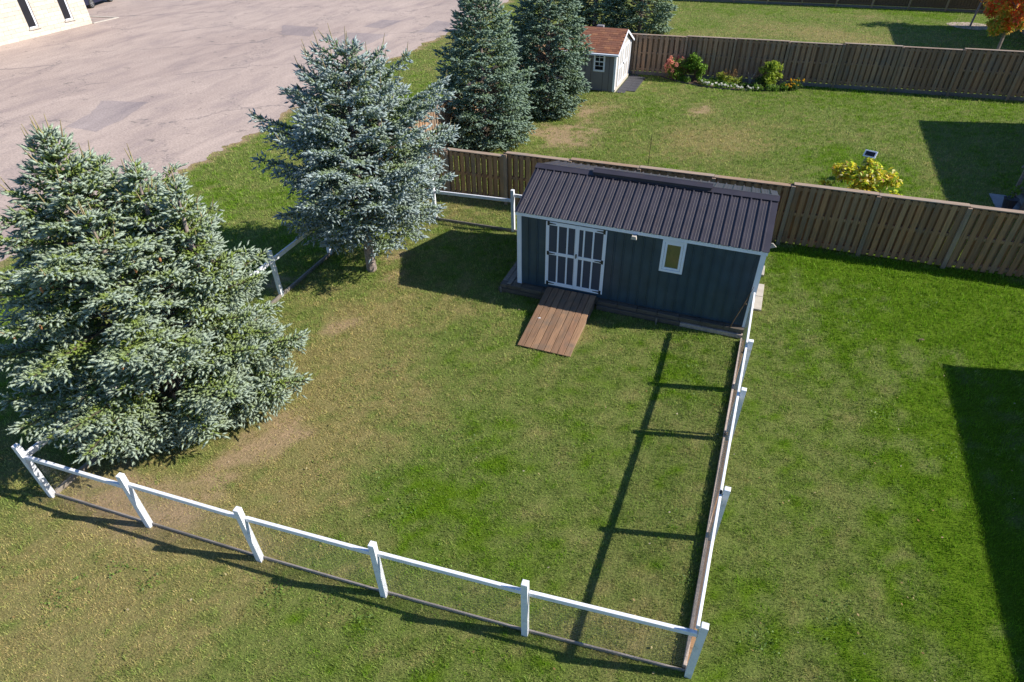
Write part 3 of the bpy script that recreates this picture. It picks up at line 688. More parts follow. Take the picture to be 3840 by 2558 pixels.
bar('ground_board', (5.985, -8.84, .135), (6.02, -3.85, .135), .05, .16, MAT['palewood']); bar('ground_board', (6.02, -3.76, .13), (6.05, -.28, .12), .05, .15, MAT['palewood'])
bar('edging_board', (6.045, -8.84, .055), (6.085, -3.85, .055), .07, .06, MAT['edgewood']); bar('edging_board', (6.09, -3.72, .055), (6.10, -.24, .055), .07, .06, MAT['edgewood'])
for i in range(5):
    a, b = LF[i], LF[i + 1]
    bar('rail', (a[0], a[1] + .055, 1.20), (b[0], b[1] - .055, 1.20), .05, .13, MAT['white'])
    bar('ground_board', (a[0] + .03, a[1] + .055, .10), (b[0] + .03, b[1] - .055, .10), .06, .12, MAT['greywood'])
bar('rail', (LF[5][0], LF[5][1] + .055, 1.18), (BK[0][0], BK[0][1] - .055, 1.16), .05, .13, MAT['white'])
for i, (z0, z1) in enumerate(((1.04, 1.05), (1.05, 1.12))):
    a, b = BK[i], BK[i + 1]
    bar('rail', (a[0] + .055, a[1], z0), (b[0] - .055, b[1], z1), .05, .10, MAT['white'])
    bar('ground_board', (a[0] + .055, a[1] - .05, .10), (b[0] - .055, b[1] - .05, .10), .05, .12, MAT['greywood'])
    mesh_panel((a[0] + .06, a[1]), (b[0] - .06, b[1]), .1, 1.0)
bar('rail', (BK[2][0] + .055, BK[2][1], 1.31), (-.02, 3.22, 1.31), .05, .10, MAT['white'])
bar('ground_board', (BK[2][0] + .055, BK[2][1] - .05, .10), (-.05, 3.16, .10), .05, .12, MAT['greywood'])

# ------------------------------------------------------------------ brown board fences between the yards
def plank_mesh(name, w, t, h, mat):
    m = MB(); m.box((-w / 2, -t / 2, 0), (w / 2, t / 2, h), bev=.004); return m.mesh(name, mat)
def board_fence(label, A, B, posts, tops, z0=0.02, period=.205, bw=.132, kick=False, group=None, far=False, back=True, bmat='brownwood'):
    """shadowbox fence: boards in turn on the near and the far side of three rails, a post every bay, a cap stepping bay by bay"""
    A, B = Vector((*A, 0)), Vector((*B, 0)); d = B - A; L = d.length
    root = thing('board_fence', label, 'fence', A, math.atan2(d.y, d.x), group)
    bme = plank_mesh('board', bw, .022, 1.0, MAT[bmat] if not far else MAT['farwood'])
    pme = plank_mesh('post', .115, .10, 1.0, MAT['fencepost'])
    zb = z0 + (.17 if kick else .03)
    stuffm = MB()
    for i, xp in enumerate(posts):
        zt = max(tops[min(i, len(tops) - 1)], tops[max(i - 1, 0)]) - .0
        o = link('post', pme, root, (xp, -.10, -.15)); o.scale = (1, 1, zt - .045 + .15)
        if not far:
            o = link('board', bme, root, (xp, .062, zb)); o.scale = (1.9, 1, zt - .045 - zb)
        if i + 1 >= len(posts): continue
        xn = posts[i + 1]; zt = tops[i]; bay = xn - xp
        m = MB(); m.box((-bay / 2 + .004, -.095, -.036), (bay / 2 - .004, .095, 0), bev=.005); m.obj('cap', MAT['fencecap'], root, loc=((xp + xn) / 2 , 0, zt))
        for zr, hh in ((zb + .12, .09), ((zt + zb) / 2 + .02, .09), (zt - .137, .10)):
            m = MB(); m.box((-bay / 2, -.050, -hh / 2), (bay / 2, .050, hh / 2)); m.obj('rail', MAT[bmat] if not far else MAT['farwood'], root, loc=((xp + xn) / 2, 0, zr))
        if kick:
            m = MB(); m.box((-bay / 2 + .06, -.022, -.085), (bay / 2 - .06, .022, .085), bev=.004); m.obj('kick_board', MAT['kick'], root, loc=((xp + xn) / 2, -.062, z0 + .08))
        n = max(1, round((bay - .11) / period)); pe = (bay - .11) / n
        for k in range(n):
            xb = xp + .055 + pe * (k + .5)
            h = zt - .038 - zb
            if far:
                for sx, yy in ((0, -.03), (pe / 2, .03)): stuffm.box((xb + sx - bw / 2, yy - .009, zb), (xb + sx + bw / 2, yy + .009, zb + h))
                continue
            o = link('board', bme, root, (xb + random.uniform(-.006, .006), -.062, zb + random.uniform(-.02, .01)), (0, random.uniform(-.006, .006), 0)); o.scale = (random.uniform(.96, 1.04), 1, h - random.uniform(0, .006))
            if back and k < n - 0:
                o = link('board', bme, root, (min(xb + pe / 2, xn - .06), .062, zb)); o.scale = (1, 1, h - .004)
    if far:
        o = stuffm.obj('board_run', MAT['farwood'], root); o['kind'] = 'stuff'
    return root
# bf1: right behind the blue shed
f1x = [-6.6, -4.5, -2.33, -.1, 2.13, 4.4, 6.66, 8.93, 11.2, 13.45, 15.7, 18.0]
f1t = [1.70, 1.72, 1.85, 1.90, 1.915, 1.90, 1.965, 1.95, 1.93, 1.93, 1.93]
A1, B1 = (-6.6, 4.93), (18.0, 5.62)
s1 = math.hypot(24.6, .69) / 24.6
board_fence('brown board fence right behind the slate blue shed', A1, B1, [(x + 6.6) * s1 for x in f1x], f1t, .02)
# bf2: across the far yard, behind the flower bed
f2x = [-6.6, -4.2, -1.65, .92, 3.36, 5.93, 8.45, 11.05, 13.65, 16.2, 18.8]
f2t = [2.02, 2.03, 2.03, 2.07, 2.08, 2.06, 2.13, 2.11, 2.17, 2.15]
A2, B2 = (-6.6, 22.0), (18.8, 23.78)
s2 = math.hypot(25.4, 1.78) / 25.4
board_fence('brown board fence with grey kick boards behind the flower bed', A2, B2, [(x + 6.6) * s2 for x in f2x], f2t, .02, period=.262, bw=.175, kick=True, bmat='greyboard')
# side fence along the strip by the parking lot
board_fence('brown board fence along the parking lot strip, mostly hidden by two spruces', (-6.62, 21.9), (-6.62, 5.03), [2.41 * i for i in range(8)], [1.9] * 7, .02, back=True, bmat='greyboard')
# bf3: far fence at the top edge
board_fence('distant brown fence along the top right edge behind the far lawn', (-6.0, 44.4), (24.0, 46.3), [2.5 * i for i in range(13)], [1.95] * 12, .02, far=True, kick=True)

# ------------------------------------------------------------------ grey shed in the yard behind
gs = thing('garden_shed', 'small grey shed with red brown shingle roof, white trim and double doors', 'shed', (-1.88, 18.71, 0))
GL, GD, GE, GR = 3.1, 3.24, 1.87, 2.62                    # length along -x, depth along y, eave and ridge height
m = MB(); m.box((-GL, 0, .03), (0, .08, GE)); m.obj('wall', MAT['greyshed'], gs)
m = MB(); m.box((-GL, GD - .08, .03), (0, GD, GE)); m.obj('wall', MAT['greyshed'], gs)
for x in (-.08, -GL):
    m = MB(); m.prism([(.082, .03), (GD - .082, .03), (GD - .082, GE), (GD / 2, GR - .05), (.082, GE)], x, x + .08, 'x'); m.obj('wall', MAT['litgable' if x > -1 else 'greyshed'], gs)
gm = MB(); gm.box((-.008, -.006, .05), (.008, .002, GE - .12)); gme = gm.mesh('siding_groove', MAT['black'])
for i in range(9): link('siding_groove', gme, gs, (-.32 - .31 * i, 0, 0)) if not (i in (2,)) else None
for lo, hi in (((-.09, -.015, .02), (.018, -.001, GE - .10)), ((.001, -.0005, .02), (.018, .10, GE - .05)), ((.001, GD - .10, .02), (.018, GD + .015, GE - .05)), ((-GL - .015, -.015, .02), (-GL + .09, -.001, GE - .10))):
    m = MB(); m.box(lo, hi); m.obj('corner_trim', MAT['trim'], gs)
# roof: shingles laid in courses on the side we see
ov = .13; e0, r0 = (-ov, GE - .03), (GD / 2, GR)
sl = Vector((0, r0[0] - e0[0], r0[1] - e0[1])); SL = sl.length; sa = math.asin(sl.z / SL)
m = MB(); m.prism([(e0[0], e0[1] - .02), (r0[0], r0[1] - .02), (GD + ov, GE - .05), (GD + ov, GE - .03), (r0[0], r0[1]), e0], -GL - .12, .12, 'x'); m.obj('roof', MAT['shingle'], gs)
sm = MB(); sm.box((-.143, 0, 0), (.143, SL / 12 * 1.04, .022), bev=.003); sme = sm.mesh('shingle', MAT['shingle'])
for r in range(12):
    nx_ = 11
    for k in range(nx_ + 1):
        xc = -GL - .12 + .295 * (k + (.5 if r % 2 else 0)) + .0
        if xc < -GL - .1 or xc > .12: continue
        w_ = 1.0
        if xc + .145 > .125: w_ = (.125 - (xc - .145)) / .29; xc = xc - .145 + w_ * .145
        t = r / 12
        o = link('shingle', sme, gs, (xc, e0[0] + sl.y * t, e0[1] + sl.z * t + .008 + random.uniform(0, .003)), (sa - .05, 0, 0)); o.scale.x = w_
m = MB(); m.prism([(GD / 2 - .14, GR - .035), (GD / 2, GR + .03), (GD / 2 + .14, GR - .035), (GD / 2, GR + .012)], -GL - .12, .125, 'x'); m.obj('ridge_shingle', MAT['shingle'], gs)
m = MB(); m.box((-1.55, GD / 2 + .12, GR - .08), (-1.2, GD / 2 + .40, GR + .075), bev=.02); m.obj('roof_vent', MAT['greyshed'], gs)
m = MB(); m.prism([(-ov - .10, GE - .12), (-ov + .0, GE - .12), (-ov + .0, GE - .03), (-ov - .10, GE - .04)], -GL - .13, .15, 'x'); m.obj('gutter', MAT['trim'], gs)
for sgn in (0, 1):
    P = [(-ov, GE - .12), (GD / 2, GR - .10), (GD / 2, GR + .0), (-ov, GE - .03)]
    if sgn: P = [(GD - a, b) for a, b in P][::-1]
    m = MB(); m.prism(P, .121, .15, 'x'); m.obj('gable_trim', MAT['trim'], gs)
for y0, y1 in ((.52, 1.58), (1.585, 2.66)):
    d = MB(); d.box((.001, y0, .17), (.016, y1, 1.92)); dr = d.obj('door', MAT['litgable'], gs)
    for lo, hi in (((y0, .16), (y0 + .11, 1.93)), ((y1 - .11, .16), (y1, 1.93)), ((y0 + .11, 1.80), (y1 - .11, 1.93)), ((y0 + .11, .16), (y1 - .11, .27)), ((y0 + .11, .97), (y1 - .11, 1.08)), (((y0 + y1) / 2 - .035, .271), ((y0 + y1) / 2 + .035, .969)), (((y0 + y1) / 2 - .035, 1.081), ((y0 + y1) / 2 + .035, 1.799))):
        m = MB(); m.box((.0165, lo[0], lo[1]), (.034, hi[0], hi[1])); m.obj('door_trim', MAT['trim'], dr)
    m = MB(); m.box((.034, (y1 - .07 if y0 < 1 else y0 + .03), 1.0), (.055, (y1 - .04 if y0 < 1 else y0 + .06), 1.1)); m.obj('handle', MAT['black'], dr)
m = MB(); m.box((.0, .0, .0), (.05, GD, .14)); m.obj('sill', MAT['concrete'], gs)
m = MB(); m.box((-1.08, -.012, 1.0), (-.60, -.001, 1.80)); gw = m.obj('window', MAT['darkglass'], gs)
ring(-1.13, -.55, .95, 1.86, .085, -.035, -.0125).obj('frame', MAT['trim'], gw)
for lo, hi in (((-1.044, -.03, 1.395), (-.636, -.0125, 1.44)), ((-.852, -.028, 1.441), (-.828, -.0125, 1.774)), ((-1.044, -.028, 1.61), (-.853, -.0125, 1.632)), ((-.827, -.028, 1.61), (-.636, -.0125, 1.632)), ((-.852, -.028, 1.23), (-.828, -.0125, 1.394)), ((-1.044, -.028, 1.21), (-.636, -.0125, 1.2295))):
    m = MB(); m.box(lo, hi); m.obj('muntin', MAT['trim'], gw)
mat_ = thing('rubber_mat', 'dark rubber tiles laid beside the grey shed doors', 'mat', (-1.80, 18.72, 0))
tm = MB(); tm.box((.004, .004, 0), (.44, .44, .03), bev=.006); tme = tm.mesh('tile', MAT['rubber'])
for i in range(2):
    for j in range(8):
        if i == 1 and j in (0, 7): continue
        link('tile', tme, mat_, (.03 + .445 * i, .445 * j - .02, .002 + random.uniform(0, .003)))

# ------------------------------------------------------------------ stone building and car beyond the parking lot
bl = thing('stone_building', 'cream stone building with two tall narrow windows beyond the parking lot', 'building', (-42.6, 22.88, 0))
m = MB(); m.box((-14, -24, 0), (-.02, 0, 4.6)); m.obj('wall', MAT['mortar'], bl)
m = MB(); m.box((-14.1, -24.1, 4.6), (.10, .10, 4.8)); m.obj('roof', MAT['concrete'], bl)
wins = [(-4.79, -4.07), (-2.02, -1.32)]
bms = {}
def stone(y0, y1, r):
    key = round(y1 - y0, 2)
    if key not in bms:
        s = MB(); s.box((-.03, .006, .006), (.0, key - .006, .244), bev=.006); bms[key] = s.mesh('stone_block', MAT['stone'])
    link('stone_block', bms[key], bl, (random.uniform(-.004, .008), y0, .25 * r))
for r in range(14):
    yb = -9.0 + (.4 if r % 2 else 0)
    if r % 2: stone(-9.0, -8.6, r)
    while yb < -.01:
        L_ = min(.8, -yb); a, b = yb, yb + L_; segs = [(a, b)]
        if 2 <= r < 12:
            for w0, w1 in wins:
                s2_ = []
                for p, q_ in segs:
                    if q_ <= w0 or p >= w1: s2_.append((p, q_))
                    else:
                        if p < w0: s2_.append((p, w0))
                        if q_ > w1: s2_.append((w1, q_))
                segs = s2_
        for p, q_ in segs:
            if q_ - p > .06: stone(p, q_, r)
        yb += L_
for w0, w1 in wins:
    m = MB(); m.box((-.015, w0 + .02, .56), (-.004, w1 - .02, 3.0)); w_ = m.obj('window', MAT['darkglass'], bl)
    m = MB()
    for lo, hi in (((-.01, w1 - .17, .62), (.012, w1 - .06, 3.0)), ((-.01, w0 + .05, .58), (.014, w1 - .06, .66))): m.box(lo, hi)
    m.obj('frame', MAT['trim'], w_)
    m = MB(); m.box((-.02, w0 - .08, .48), (.09, w1 + .10, .56), bev=.01); m.obj('sill', MAT['concrete'], w_)
cb = thing('concrete_curb', 'pale concrete curb forming a corner beside the cream building', 'curb', (-42.6, 22.88, 0))
for a, b in (((.02, .04, .05), (.08, 2.25, .05)), ((.02, 2.16, .052), (-2.6, 1.75, .052))): bar('curb_piece', a, b, .22, .05, MAT['concrete'], cb)

car = thing('parked_car', 'dark navy car parked behind the corner of the cream building', 'car', (-49.05, 28.45, 0), math.atan2(3.3, -1.1))
body = [(-2.2, .32), (-2.25, .75), (-2.1, .95), (-1.5, 1.0), (-.9, 1.42), (.5, 1.45), (1.15, 1.02), (2.0, .92), (2.25, .7), (2.25, .32)]
def wheel_cut(P):
    out = []
    for p in P: out.append(p)
    for cx in (1.40, -1.35):
        for k in range(7):
            t = PI * k / 6; out.append((cx + .36 * math.cos(t), .30 + .36 * math.sin(t)))
    return out
m = MB(); m.prism(wheel_cut(body), -.88, .88, 'y'); m.obj('body', MAT['carpaint'], car)
for sd in (-1, 1):
    m = MB(); y = sd * .882; m.prism([(-1.25, 1.02), (-.85, 1.34), (.42, 1.37), (.95, 1.03)], min(y, y + sd * .01), max(y, y + sd * .01), 'y'); m.obj('side_window', MAT['darkglass'], car)
wme = MB(); wme.tube([(0, -.11, 0), (0, -.10, 0), (0, .10, 0), (0, .11, 0)], [.30, .34, .34, .30], 20); wm1 = wme.mesh('wheel', MAT['tyre'])
rm = MB(); 
for k in range(5):
    t = 2 * PI * k / 5; T = Matrix.Rotation(t, 4, 'Y'); rm.box((-.03, -.01, .03), (.03, .01, .21), T=T)
rm.tube([(0, -.012, 0), (0, .012, 0)], .06, 10)
for k in range(20):
    t = 2 * PI * k / 20; T = Matrix.Rotation(t, 4, 'Y'); rm.box((-.036, -.012, .205), (.036, .012, .23), T=T)
rmm = rm.mesh('rim', MAT['steel'])
for x in (1.40, -1.35):
    for sd in (-1, 1):
        wo_ = link('wheel', wm1, car, (x, sd * .80, .34)); link('rim', rmm, wo_, (0, sd * .112, 0))

# ------------------------------------------------------------------ leaf clouds
def leaves(name, parent, centres, radii, n, size, pal, seed, up=0.4, squash=1.0, shell=0.55, aspect=.55, loc=(0, 0, 0)):
    """n leaves (two folded triangles each) in an uneven cloud of lobes; pal: colours with weights"""
    r = np.random.RandomState(seed); centres = np.array(centres, float); radii = np.array(radii, float)
    k = r.choice(len(centres), n, p=radii ** 2 / (radii ** 2).sum())
    d = r.normal(size=(n, 3)); d /= np.linalg.norm(d, axis=1)[:, None]
    rad = radii[k] * (shell + (1 - shell) * r.rand(n)) * (0.85 + .3 * r.rand(n))
    P = centres[k] + d * rad[:, None] * np.array([1, 1, squash])
    nrm = d * .6 + r.normal(size=(n, 3)) * .55 + np.array([0, 0, up]); nrm /= np.linalg.norm(nrm, axis=1)[:, None]
    a = np.cross(nrm, r.normal(size=(n, 3))); a /= np.linalg.norm(a, axis=1)[:, None]; b = np.cross(nrm, a)
    s = size * (.6 + .8 * r.rand(n))[:, None]; h = s * aspect * .5
    tip = P + a * s; l = P + a * s * .45 + b * h + nrm * s * .12; rr = P + a * s * .45 - b * h + nrm * s * .12
    V = np.stack([P, l, tip, rr], 1).reshape(-1, 3); base = np.arange(n)[:, None] * 4
    F = np.concatenate([base + [[0, 2, 1]], base + [[0, 3, 2]]])
    cols = np.array([c for c, w in pal]); wt = np.array([w for c, w in pal], float)
    c = cols[r.choice(len(cols), n, p=wt / wt.sum())] * (.75 + .5 * r.rand(n, 1))
    return link(name, tri_mesh(name, V, F, np.repeat(c, 4, 0), MAT['leaf']), parent, loc)
def stems(name, parent, n, h, spread, r0, seed, mat='limb'):
    r = random.Random(seed); m = MB()
    for i in range(n):
        a = r.uniform(0, 2 * PI); q_ = spread * math.sqrt(r.random())
        p1 = (q_ * math.cos(a), q_ * math.sin(a), h * r.uniform(.75, 1.05))
        m.tube([(.02 * math.cos(a), .02 * math.sin(a), -.02), (p1[0] * .35, p1[1] * .35, p1[2] * .5), p1], [r0, r0 * .7, r0 * .3], 4)
    return m.obj(name, MAT[mat], parent)
def lobes(r, n, rx, ry, z0, z1, lr):
    out = []
    for i in range(n):
        z = r.uniform(z0, z1); t = (z - z0) / max(z1 - z0, .01); e = math.sqrt(max(.08, 1 - (2 * t - 1) ** 2 * .8)); a = r.uniform(0, 2 * PI); q_ = math.sqrt(r.random())
        out.append((rx * e * q_ * math.cos(a), ry * e * q_ * math.sin(a), z))
    return out, [lr * r.uniform(.7, 1.2) for _ in out]
rr_ = random.Random(5)
GREEN = [((.16, .31, .03), 3), ((.24, .40, .045), 3), ((.10, .19, .025), 2)]
LIME = [((.34, .45, .045), 4), ((.45, .55, .07), 3), ((.19, .29, .03), 2)]
# bush behind the near fence
b = thing('yellowing_shrub', 'leafy shrub turning yellow just behind the near brown fence', 'shrub', (8.55, 6.75, 0))
c_, q_ = lobes(rr_, 30, 1.0, .65, .55, 2.05, .26)
c_ += [(-.72, 0, 2.0), (.1, 0, 2.3), (.2, .1, 2.15), (.95, .1, 1.75), (1.05, 0, 1.35), (-.9, -.1, 1.5)]; q_ += [.17, .14, .2, .17, .2, .2]
leaves('foliage', b, c_, q_, 7000, .13, [((.72, .66, .05), 5), ((.45, .60, .05), 4), ((.18, .30, .03), 1.6), ((.68, .46, .04), 2), ((.75, .68, .32), 1.4), ((.5, .24, .10), .5)], 1, .9, shell=.3)
stems('stem', b, 12, 1.9, .9, .015, 3)
# flower bed
n_ = 40
front = [(-.1 + 7.05 * t, 22.25 - 1.28 * math.sin(PI * t) ** .8 + .2 * t) for t in [i / n_ for i in range(n_ + 1)]]
backl = [(7.0, 22.86), (3.5, 22.62), (-.15, 22.38)]
m = MB(); m.add([(x, y, .02) for x, y in front] + [(x, y, .03) for x, y in backl], [tuple(range(len(front) + 3))]); struct(m.obj('flower_bed', MAT['mulch']))
m = MB(); m.tube([(x, y - .015, .03) for x, y in front], .035, 5); tag(m.obj('bed_edging', MAT['rubber']), 'black curved plastic edging along the front of the flower bed', 'edging')
b = thing('pink_hydrangea', 'hydrangea with dusky pink flower heads at the left end of the flower bed', 'shrub', (.60, 22.0, 0)); b.scale = (1.2, 1.2, 1.12)
c_, q_ = lobes(rr_, 16, .42, .34, .15, .75, .2); leaves('foliage', b, c_, q_, 900, .09, GREEN + [((.30, .20, .07), 2)], 2, .8)
for i in range(24):
    a = rr_.uniform(0, 2 * PI); t = rr_.random(); rr2 = .46 * math.sqrt(1 - (t * .85) ** 2)
    p = (rr2 * math.cos(a), rr2 * math.sin(a) * .85, .38 + .62 * t)
    leaves('flower_head', b, [(0, 0, 0), (0, 0, .06)], [.095, .065], 90, .04, [((.80, .32, .25), 3), ((.85, .45, .32), 2), ((.75, .25, .25), 2), ((.85, .58, .38), 1)], 50 + i, .6, 1.0, .5, .9, loc=p)
stems('stem', b, 8, .7, .35, .01, 8)
for (x, y, rx, h, lab, pal, sd) in ((1.62, 21.98, .42, 1.22, 'rounded bright green shrub beside the pink hydrangea', GREEN, 3), (5.42, 22.15, .40, 1.20, 'yellow green shrub near the right end of the flower bed', LIME, 4)):
    b = thing('green_shrub', lab, 'shrub', (x, y, 0), 0, 'shrubs in the flower bed'); b.scale = (1.25, 1.25, 1.1); c_, q_ = lobes(rr_, 26, rx, rx * .85, .18, h - .12, .15)
    leaves('foliage', b, c_, q_, 2600, .085, pal, sd, .9, shell=.35); stems('stem', b, 9, h * .8, rx * .7, .01, sd)
b = thing('russet_perennial', 'russet and green perennial clump in the middle of the flower bed', 'plant', (3.45, 21.85, 0)); b.scale = (1.2, 1.2, 1.15); c_, q_ = lobes(rr_, 14, .48, .35, .1, .45, .14)
leaves('foliage', b, c_, q_, 1200, .08, LIME + [((.36, .34, .08), 3)], 6, .9); c_, q_ = lobes(rr_, 14, .42, .3, .45, .68, .06); leaves('seed_head', b, c_, q_, 380, .05, [((.26, .14, .06), 2), ((.30, .19, .08), 2), ((.20, .17, .05), 1)], 7, .9, 1.5, .2, .35)
b = thing('grey_twigs', 'bare grey twiggy stems in the flower bed against the fence', 'plant', (4.45, 22.3, 0)); m = stems('stem', b, 16, .75, .3, .006, 12, 'concrete')
b = thing('dark_shrub', 'low dark green shrub at the foot of the yellow green shrub', 'shrub', (5.0, 21.95, 0)); c_, q_ = lobes(rr_, 12, .35, .28, .1, .5, .14); leaves('foliage', b, c_, q_, 600, .07, [((.05, .10, .025), 2), ((.07, .13, .03), 1)], 9, .4)
# low plants, each a clump
ORD = ['leftmost', 'second', 'third', 'fourth', 'fifth', 'sixth', 'seventh', 'eighth', 'ninth', 'tenth', 'eleventh', 'twelfth', 'thirteenth', 'fourteenth', 'fifteenth', 'sixteenth']
GP = ['low green plant at the foot of the pink hydrangea, touching the edging', 'low green plant right of the hydrangea, between it and bare mulch', 'low green plant tucked behind, between hydrangea and rounded shrub', 'low green plant in front of the rounded bright green shrub', 'low green plant behind the first big group of white flowers', 'low green plant just left of the russet perennial', 'low green plant among the densest white flowers at the edging', 'low green plant left of the middle, between white flowers', 'low green plant directly in front of the russet perennial', 'low green plant right of the russet perennial, behind white flowers', 'low green plant midway between russet perennial and yellow green shrub', 'low green plant beside the rightmost white flower', 'low green plant in front of the yellow green shrub', 'big low green plant right of the yellow green shrub by the edging', 'low green plant left of the front marigold', 'low green plant under the yellow green shrub on its right', 'low green plant at the back against the fence near the marigolds']
WF = [ORD[i] + ' white flowering plant counted from the left along the bed edging' for i in range(16)]
MG = ['front left marigold with yellow flowers at the bed edging', 'front right marigold at the right end of the edging', 'taller marigold behind the two front ones', 'tallest orange marigold by the fence at the bed end']
spots = [(.95, 21.75, .20), (1.30, 21.62, .20), (1.0, 21.95, .16), (2.10, 21.70, .24), (2.55, 21.72, .22), (2.95, 21.75, .2), (2.35, 21.38, .22), (3.05, 21.45, .24), (3.45, 21.40, .2), (4.1, 21.6, .22), (4.55, 21.55, .22), (4.9, 21.45, .24), (5.35, 21.5, .26), (5.75, 21.55, .28), (6.05, 21.7, .26), (5.6, 21.75, .22), (6.1, 22.1, .22)]
for i, (x, y, q0) in enumerate(spots):
    b = thing('ground_plant', GP[i], 'plant', (x, y, 0), 0, 'low green plants of the flower bed'); b.scale = (1.25, 1.25, 1.3); c_, q_ = lobes(rr_, 6, q0, q0 * .8, .05, .16, .09)
    leaves('foliage', b, c_, q_, 300, .065, GREEN + [((.12, .17, .08), 2)], 100 + i, .7)
wsp = [(2.12, 21.42, 3), (2.28, 21.28, 3), (2.45, 21.2, 2), (2.75, 21.12, 2), (2.9, 21.35, 2), (3.0, 21.10, 1), (3.12, 21.2, 2), (3.28, 21.15, 2), (3.55, 21.08, 2), (3.75, 21.42, 1), (3.88, 21.15, 2), (4.05, 21.0, 2), (4.2, 21.08, 2), (4.5, 21.12, 2), (4.62, 21.2, 1), (4.95, 21.25, 1)]
for i, (x, y, n) in enumerate(wsp):
    b = thing('white_flower', WF[i], 'flower', (x, y, 0), 0, 'white flowers along the bed edge'); b.scale = (1.25, 1.25, 1.25)
    leaves('foliage', b, [(0, 0, .05), (.05, .03, .06)], [.09, .08], 60, .045, GREEN, 140 + i, .7)
    c_ = [(rr_.uniform(-.07, .07), rr_.uniform(-.06, .04), rr_.uniform(.13, .19)) for _ in range(n)]
    leaves('petal', b, c_, [.035] * n, 26 * n, .04, [((.80, .80, .76), 1)], 180 + i, .8, .8, .2, .9)
for i, (x, y, h) in enumerate(((6.35, 21.85, .22), (6.62, 21.95, .25), (6.50, 22.15, .38), (6.85, 22.3, .42))):
    b = thing('marigold', MG[i], 'flower', (x, y, 0), 0, 'marigolds at the end of the bed'); b.scale = (1.2, 1.2, 1.2); c_, q_ = lobes(rr_, 7, .17, .15, .06, h, .09)
    leaves('foliage', b, c_, q_, 320, .055, [((.045, .10, .02), 2), ((.08, .16, .025), 1)], 220 + i, .5)
    c_ = [(rr_.uniform(-.17, .17), rr_.uniform(-.18, .05), h + rr_.uniform(-.06, .06)) for _ in range(4)]; leaves('petal', b, c_, [.035] * 4, 110, .035, [((.75, .40, .02), 2), ((.75, .55, .03), 1)], 240 + i, .6, .8, .2, .9)

# ------------------------------------------------------------------ small things on the far lawn
s_ = thing('solar_light', 'white framed solar panel on a grey post behind the yellowing shrub', 'solar light', (9.20, 11.2, 0), -.35)
m = MB(); m.tube([(0, 0, -.05), (0, 0, .62)], .03, 8); m.obj('post', MAT['steel'], s_)
m = MB(); m.prism([(-.10, .42), (.06, .42), (.15, .95), (.0, .98)], -.07, .07, 'y'); m.obj('housing', MAT['steel'], s_)
T = Matrix.Translation((.10, 0, 1.02)) @ Matrix.Rotation(.85, 4, 'X')
m = MB(); m.box((-.21, -.13, -.02), (.21, .13, .012), T=T, bev=.006); p_ = m.obj('panel', MAT['trim'], s_)
m = MB(); m.box((-.16, -.08, .0125), (.16, .08, .016), T=T); m.obj('cell', MAT['darkglass'], p_)
m = MB(); m.tube([(.05, 0, .50), (.22, -.02, .47), (.22, .10, .47), (.05, .08, .5)], .008, 5); m.obj('bracket', MAT['trim'], s_)
s_ = thing('stake_light', 'small round black stake light beside the white framed solar panel', 'garden light', (8.95, 11.25, 0))
m = MB(); m.tube([(0, 0, -.05), (0, 0, .40)], .022, 6); m.obj('stake', MAT['steel'], s_)
m = MB(); m.tube([(0, 0, .40), (0, 0, .405), (0, 0, .47), (0, 0, .50)], [.08, .14, .15, .10], 16); m.obj('lamp_head', MAT['black'], s_)
m = MB(); m.tube([(0, 0, -.1), (0, 0, 1.25)], .012, 5); tag(m.obj('thin_rod', MAT['black'], loc=(1.66, 9.9, 0)), 'thin upright metal rod standing in the lawn beyond the blue shed roof', 'rod')
m = MB(); m.add([(0, 0, .02), (.10, .02, .05), (.16, .0, .03), (.09, -.06, .045), (.03, -.04, .03)], [(0, 1, 3, 4), (1, 2, 3)]); m.add([(0, 0, .02), (.03, -.04, .03), (.09, -.06, .045), (.05, -.02, .0)], [(0, 1, 2, 3)])
tag(m.obj('fallen_leaf', MAT['limb'], loc=(10.15, 1.3, .01)), 'dry curled leaf lying on the green lawn near the house shadow', 'leaf')
# stairs, pot and slab of the house on the right
m = MB(); m.box((13.42, 9.95, 0), (15.3, 11.42, .04), bev=.01); struct(m.obj('patio_slab', MAT['patio']))
st = thing('deck_stairs', 'grey wooden deck stairs with a handrail at the right edge', 'stairs', (14.05, 10.0, 0))
for i in range(5):
    x = .05 + .27 * i; z = .22 + .18 * i
    m = MB(); m.box((x, .06, z - .035), (x + .30, 1.24, z), bev=.006); m.obj('tread', MAT['greywood'], st)
for y in (0, 1.25):
    m = MB(); m.prism([(-.05, .04), (.25, .04), (1.5, .92), (1.5, 1.16), (1.25, 1.1), (-.05, .30)], y, y + .045, 'y'); m.obj('stringer', MAT['greywood'], st)
    m = MB(); m.box((-.02, y - .02, .04), (.07, y + .07, 1.12), bev=.006); m.obj('newel_post', MAT['greywood'], st)
    m = MB(); m.prism([(-.12, 1.10), (-.08, 1.19), (1.5, 2.12), (1.5, 2.02)], y - .03, y + .09, 'y'); m.obj('handrail', MAT['greywood'], st)
dk = thing('wooden_deck', 'raised grey wooden deck behind the house at the right edge', 'deck', (15.6, 9.3, 0))
for i in range(20):
    m = MB(); m.box((.01, .14 * i, 1.05), (2.98, .14 * i + .134, 1.09)); m.obj('plank', MAT['greywood'], dk)
for x in (.06, 2.8):
    for y in (.05, 2.65):
        m = MB(); m.box((x, y, 0), (x + .1, y + .1, 1.05)); m.obj('post', MAT['greywood'], dk)
pot = thing('plant_pot', 'dark pot with a small leafy plant standing on the patio slab', 'plant pot', (13.72, 10.22, .04))
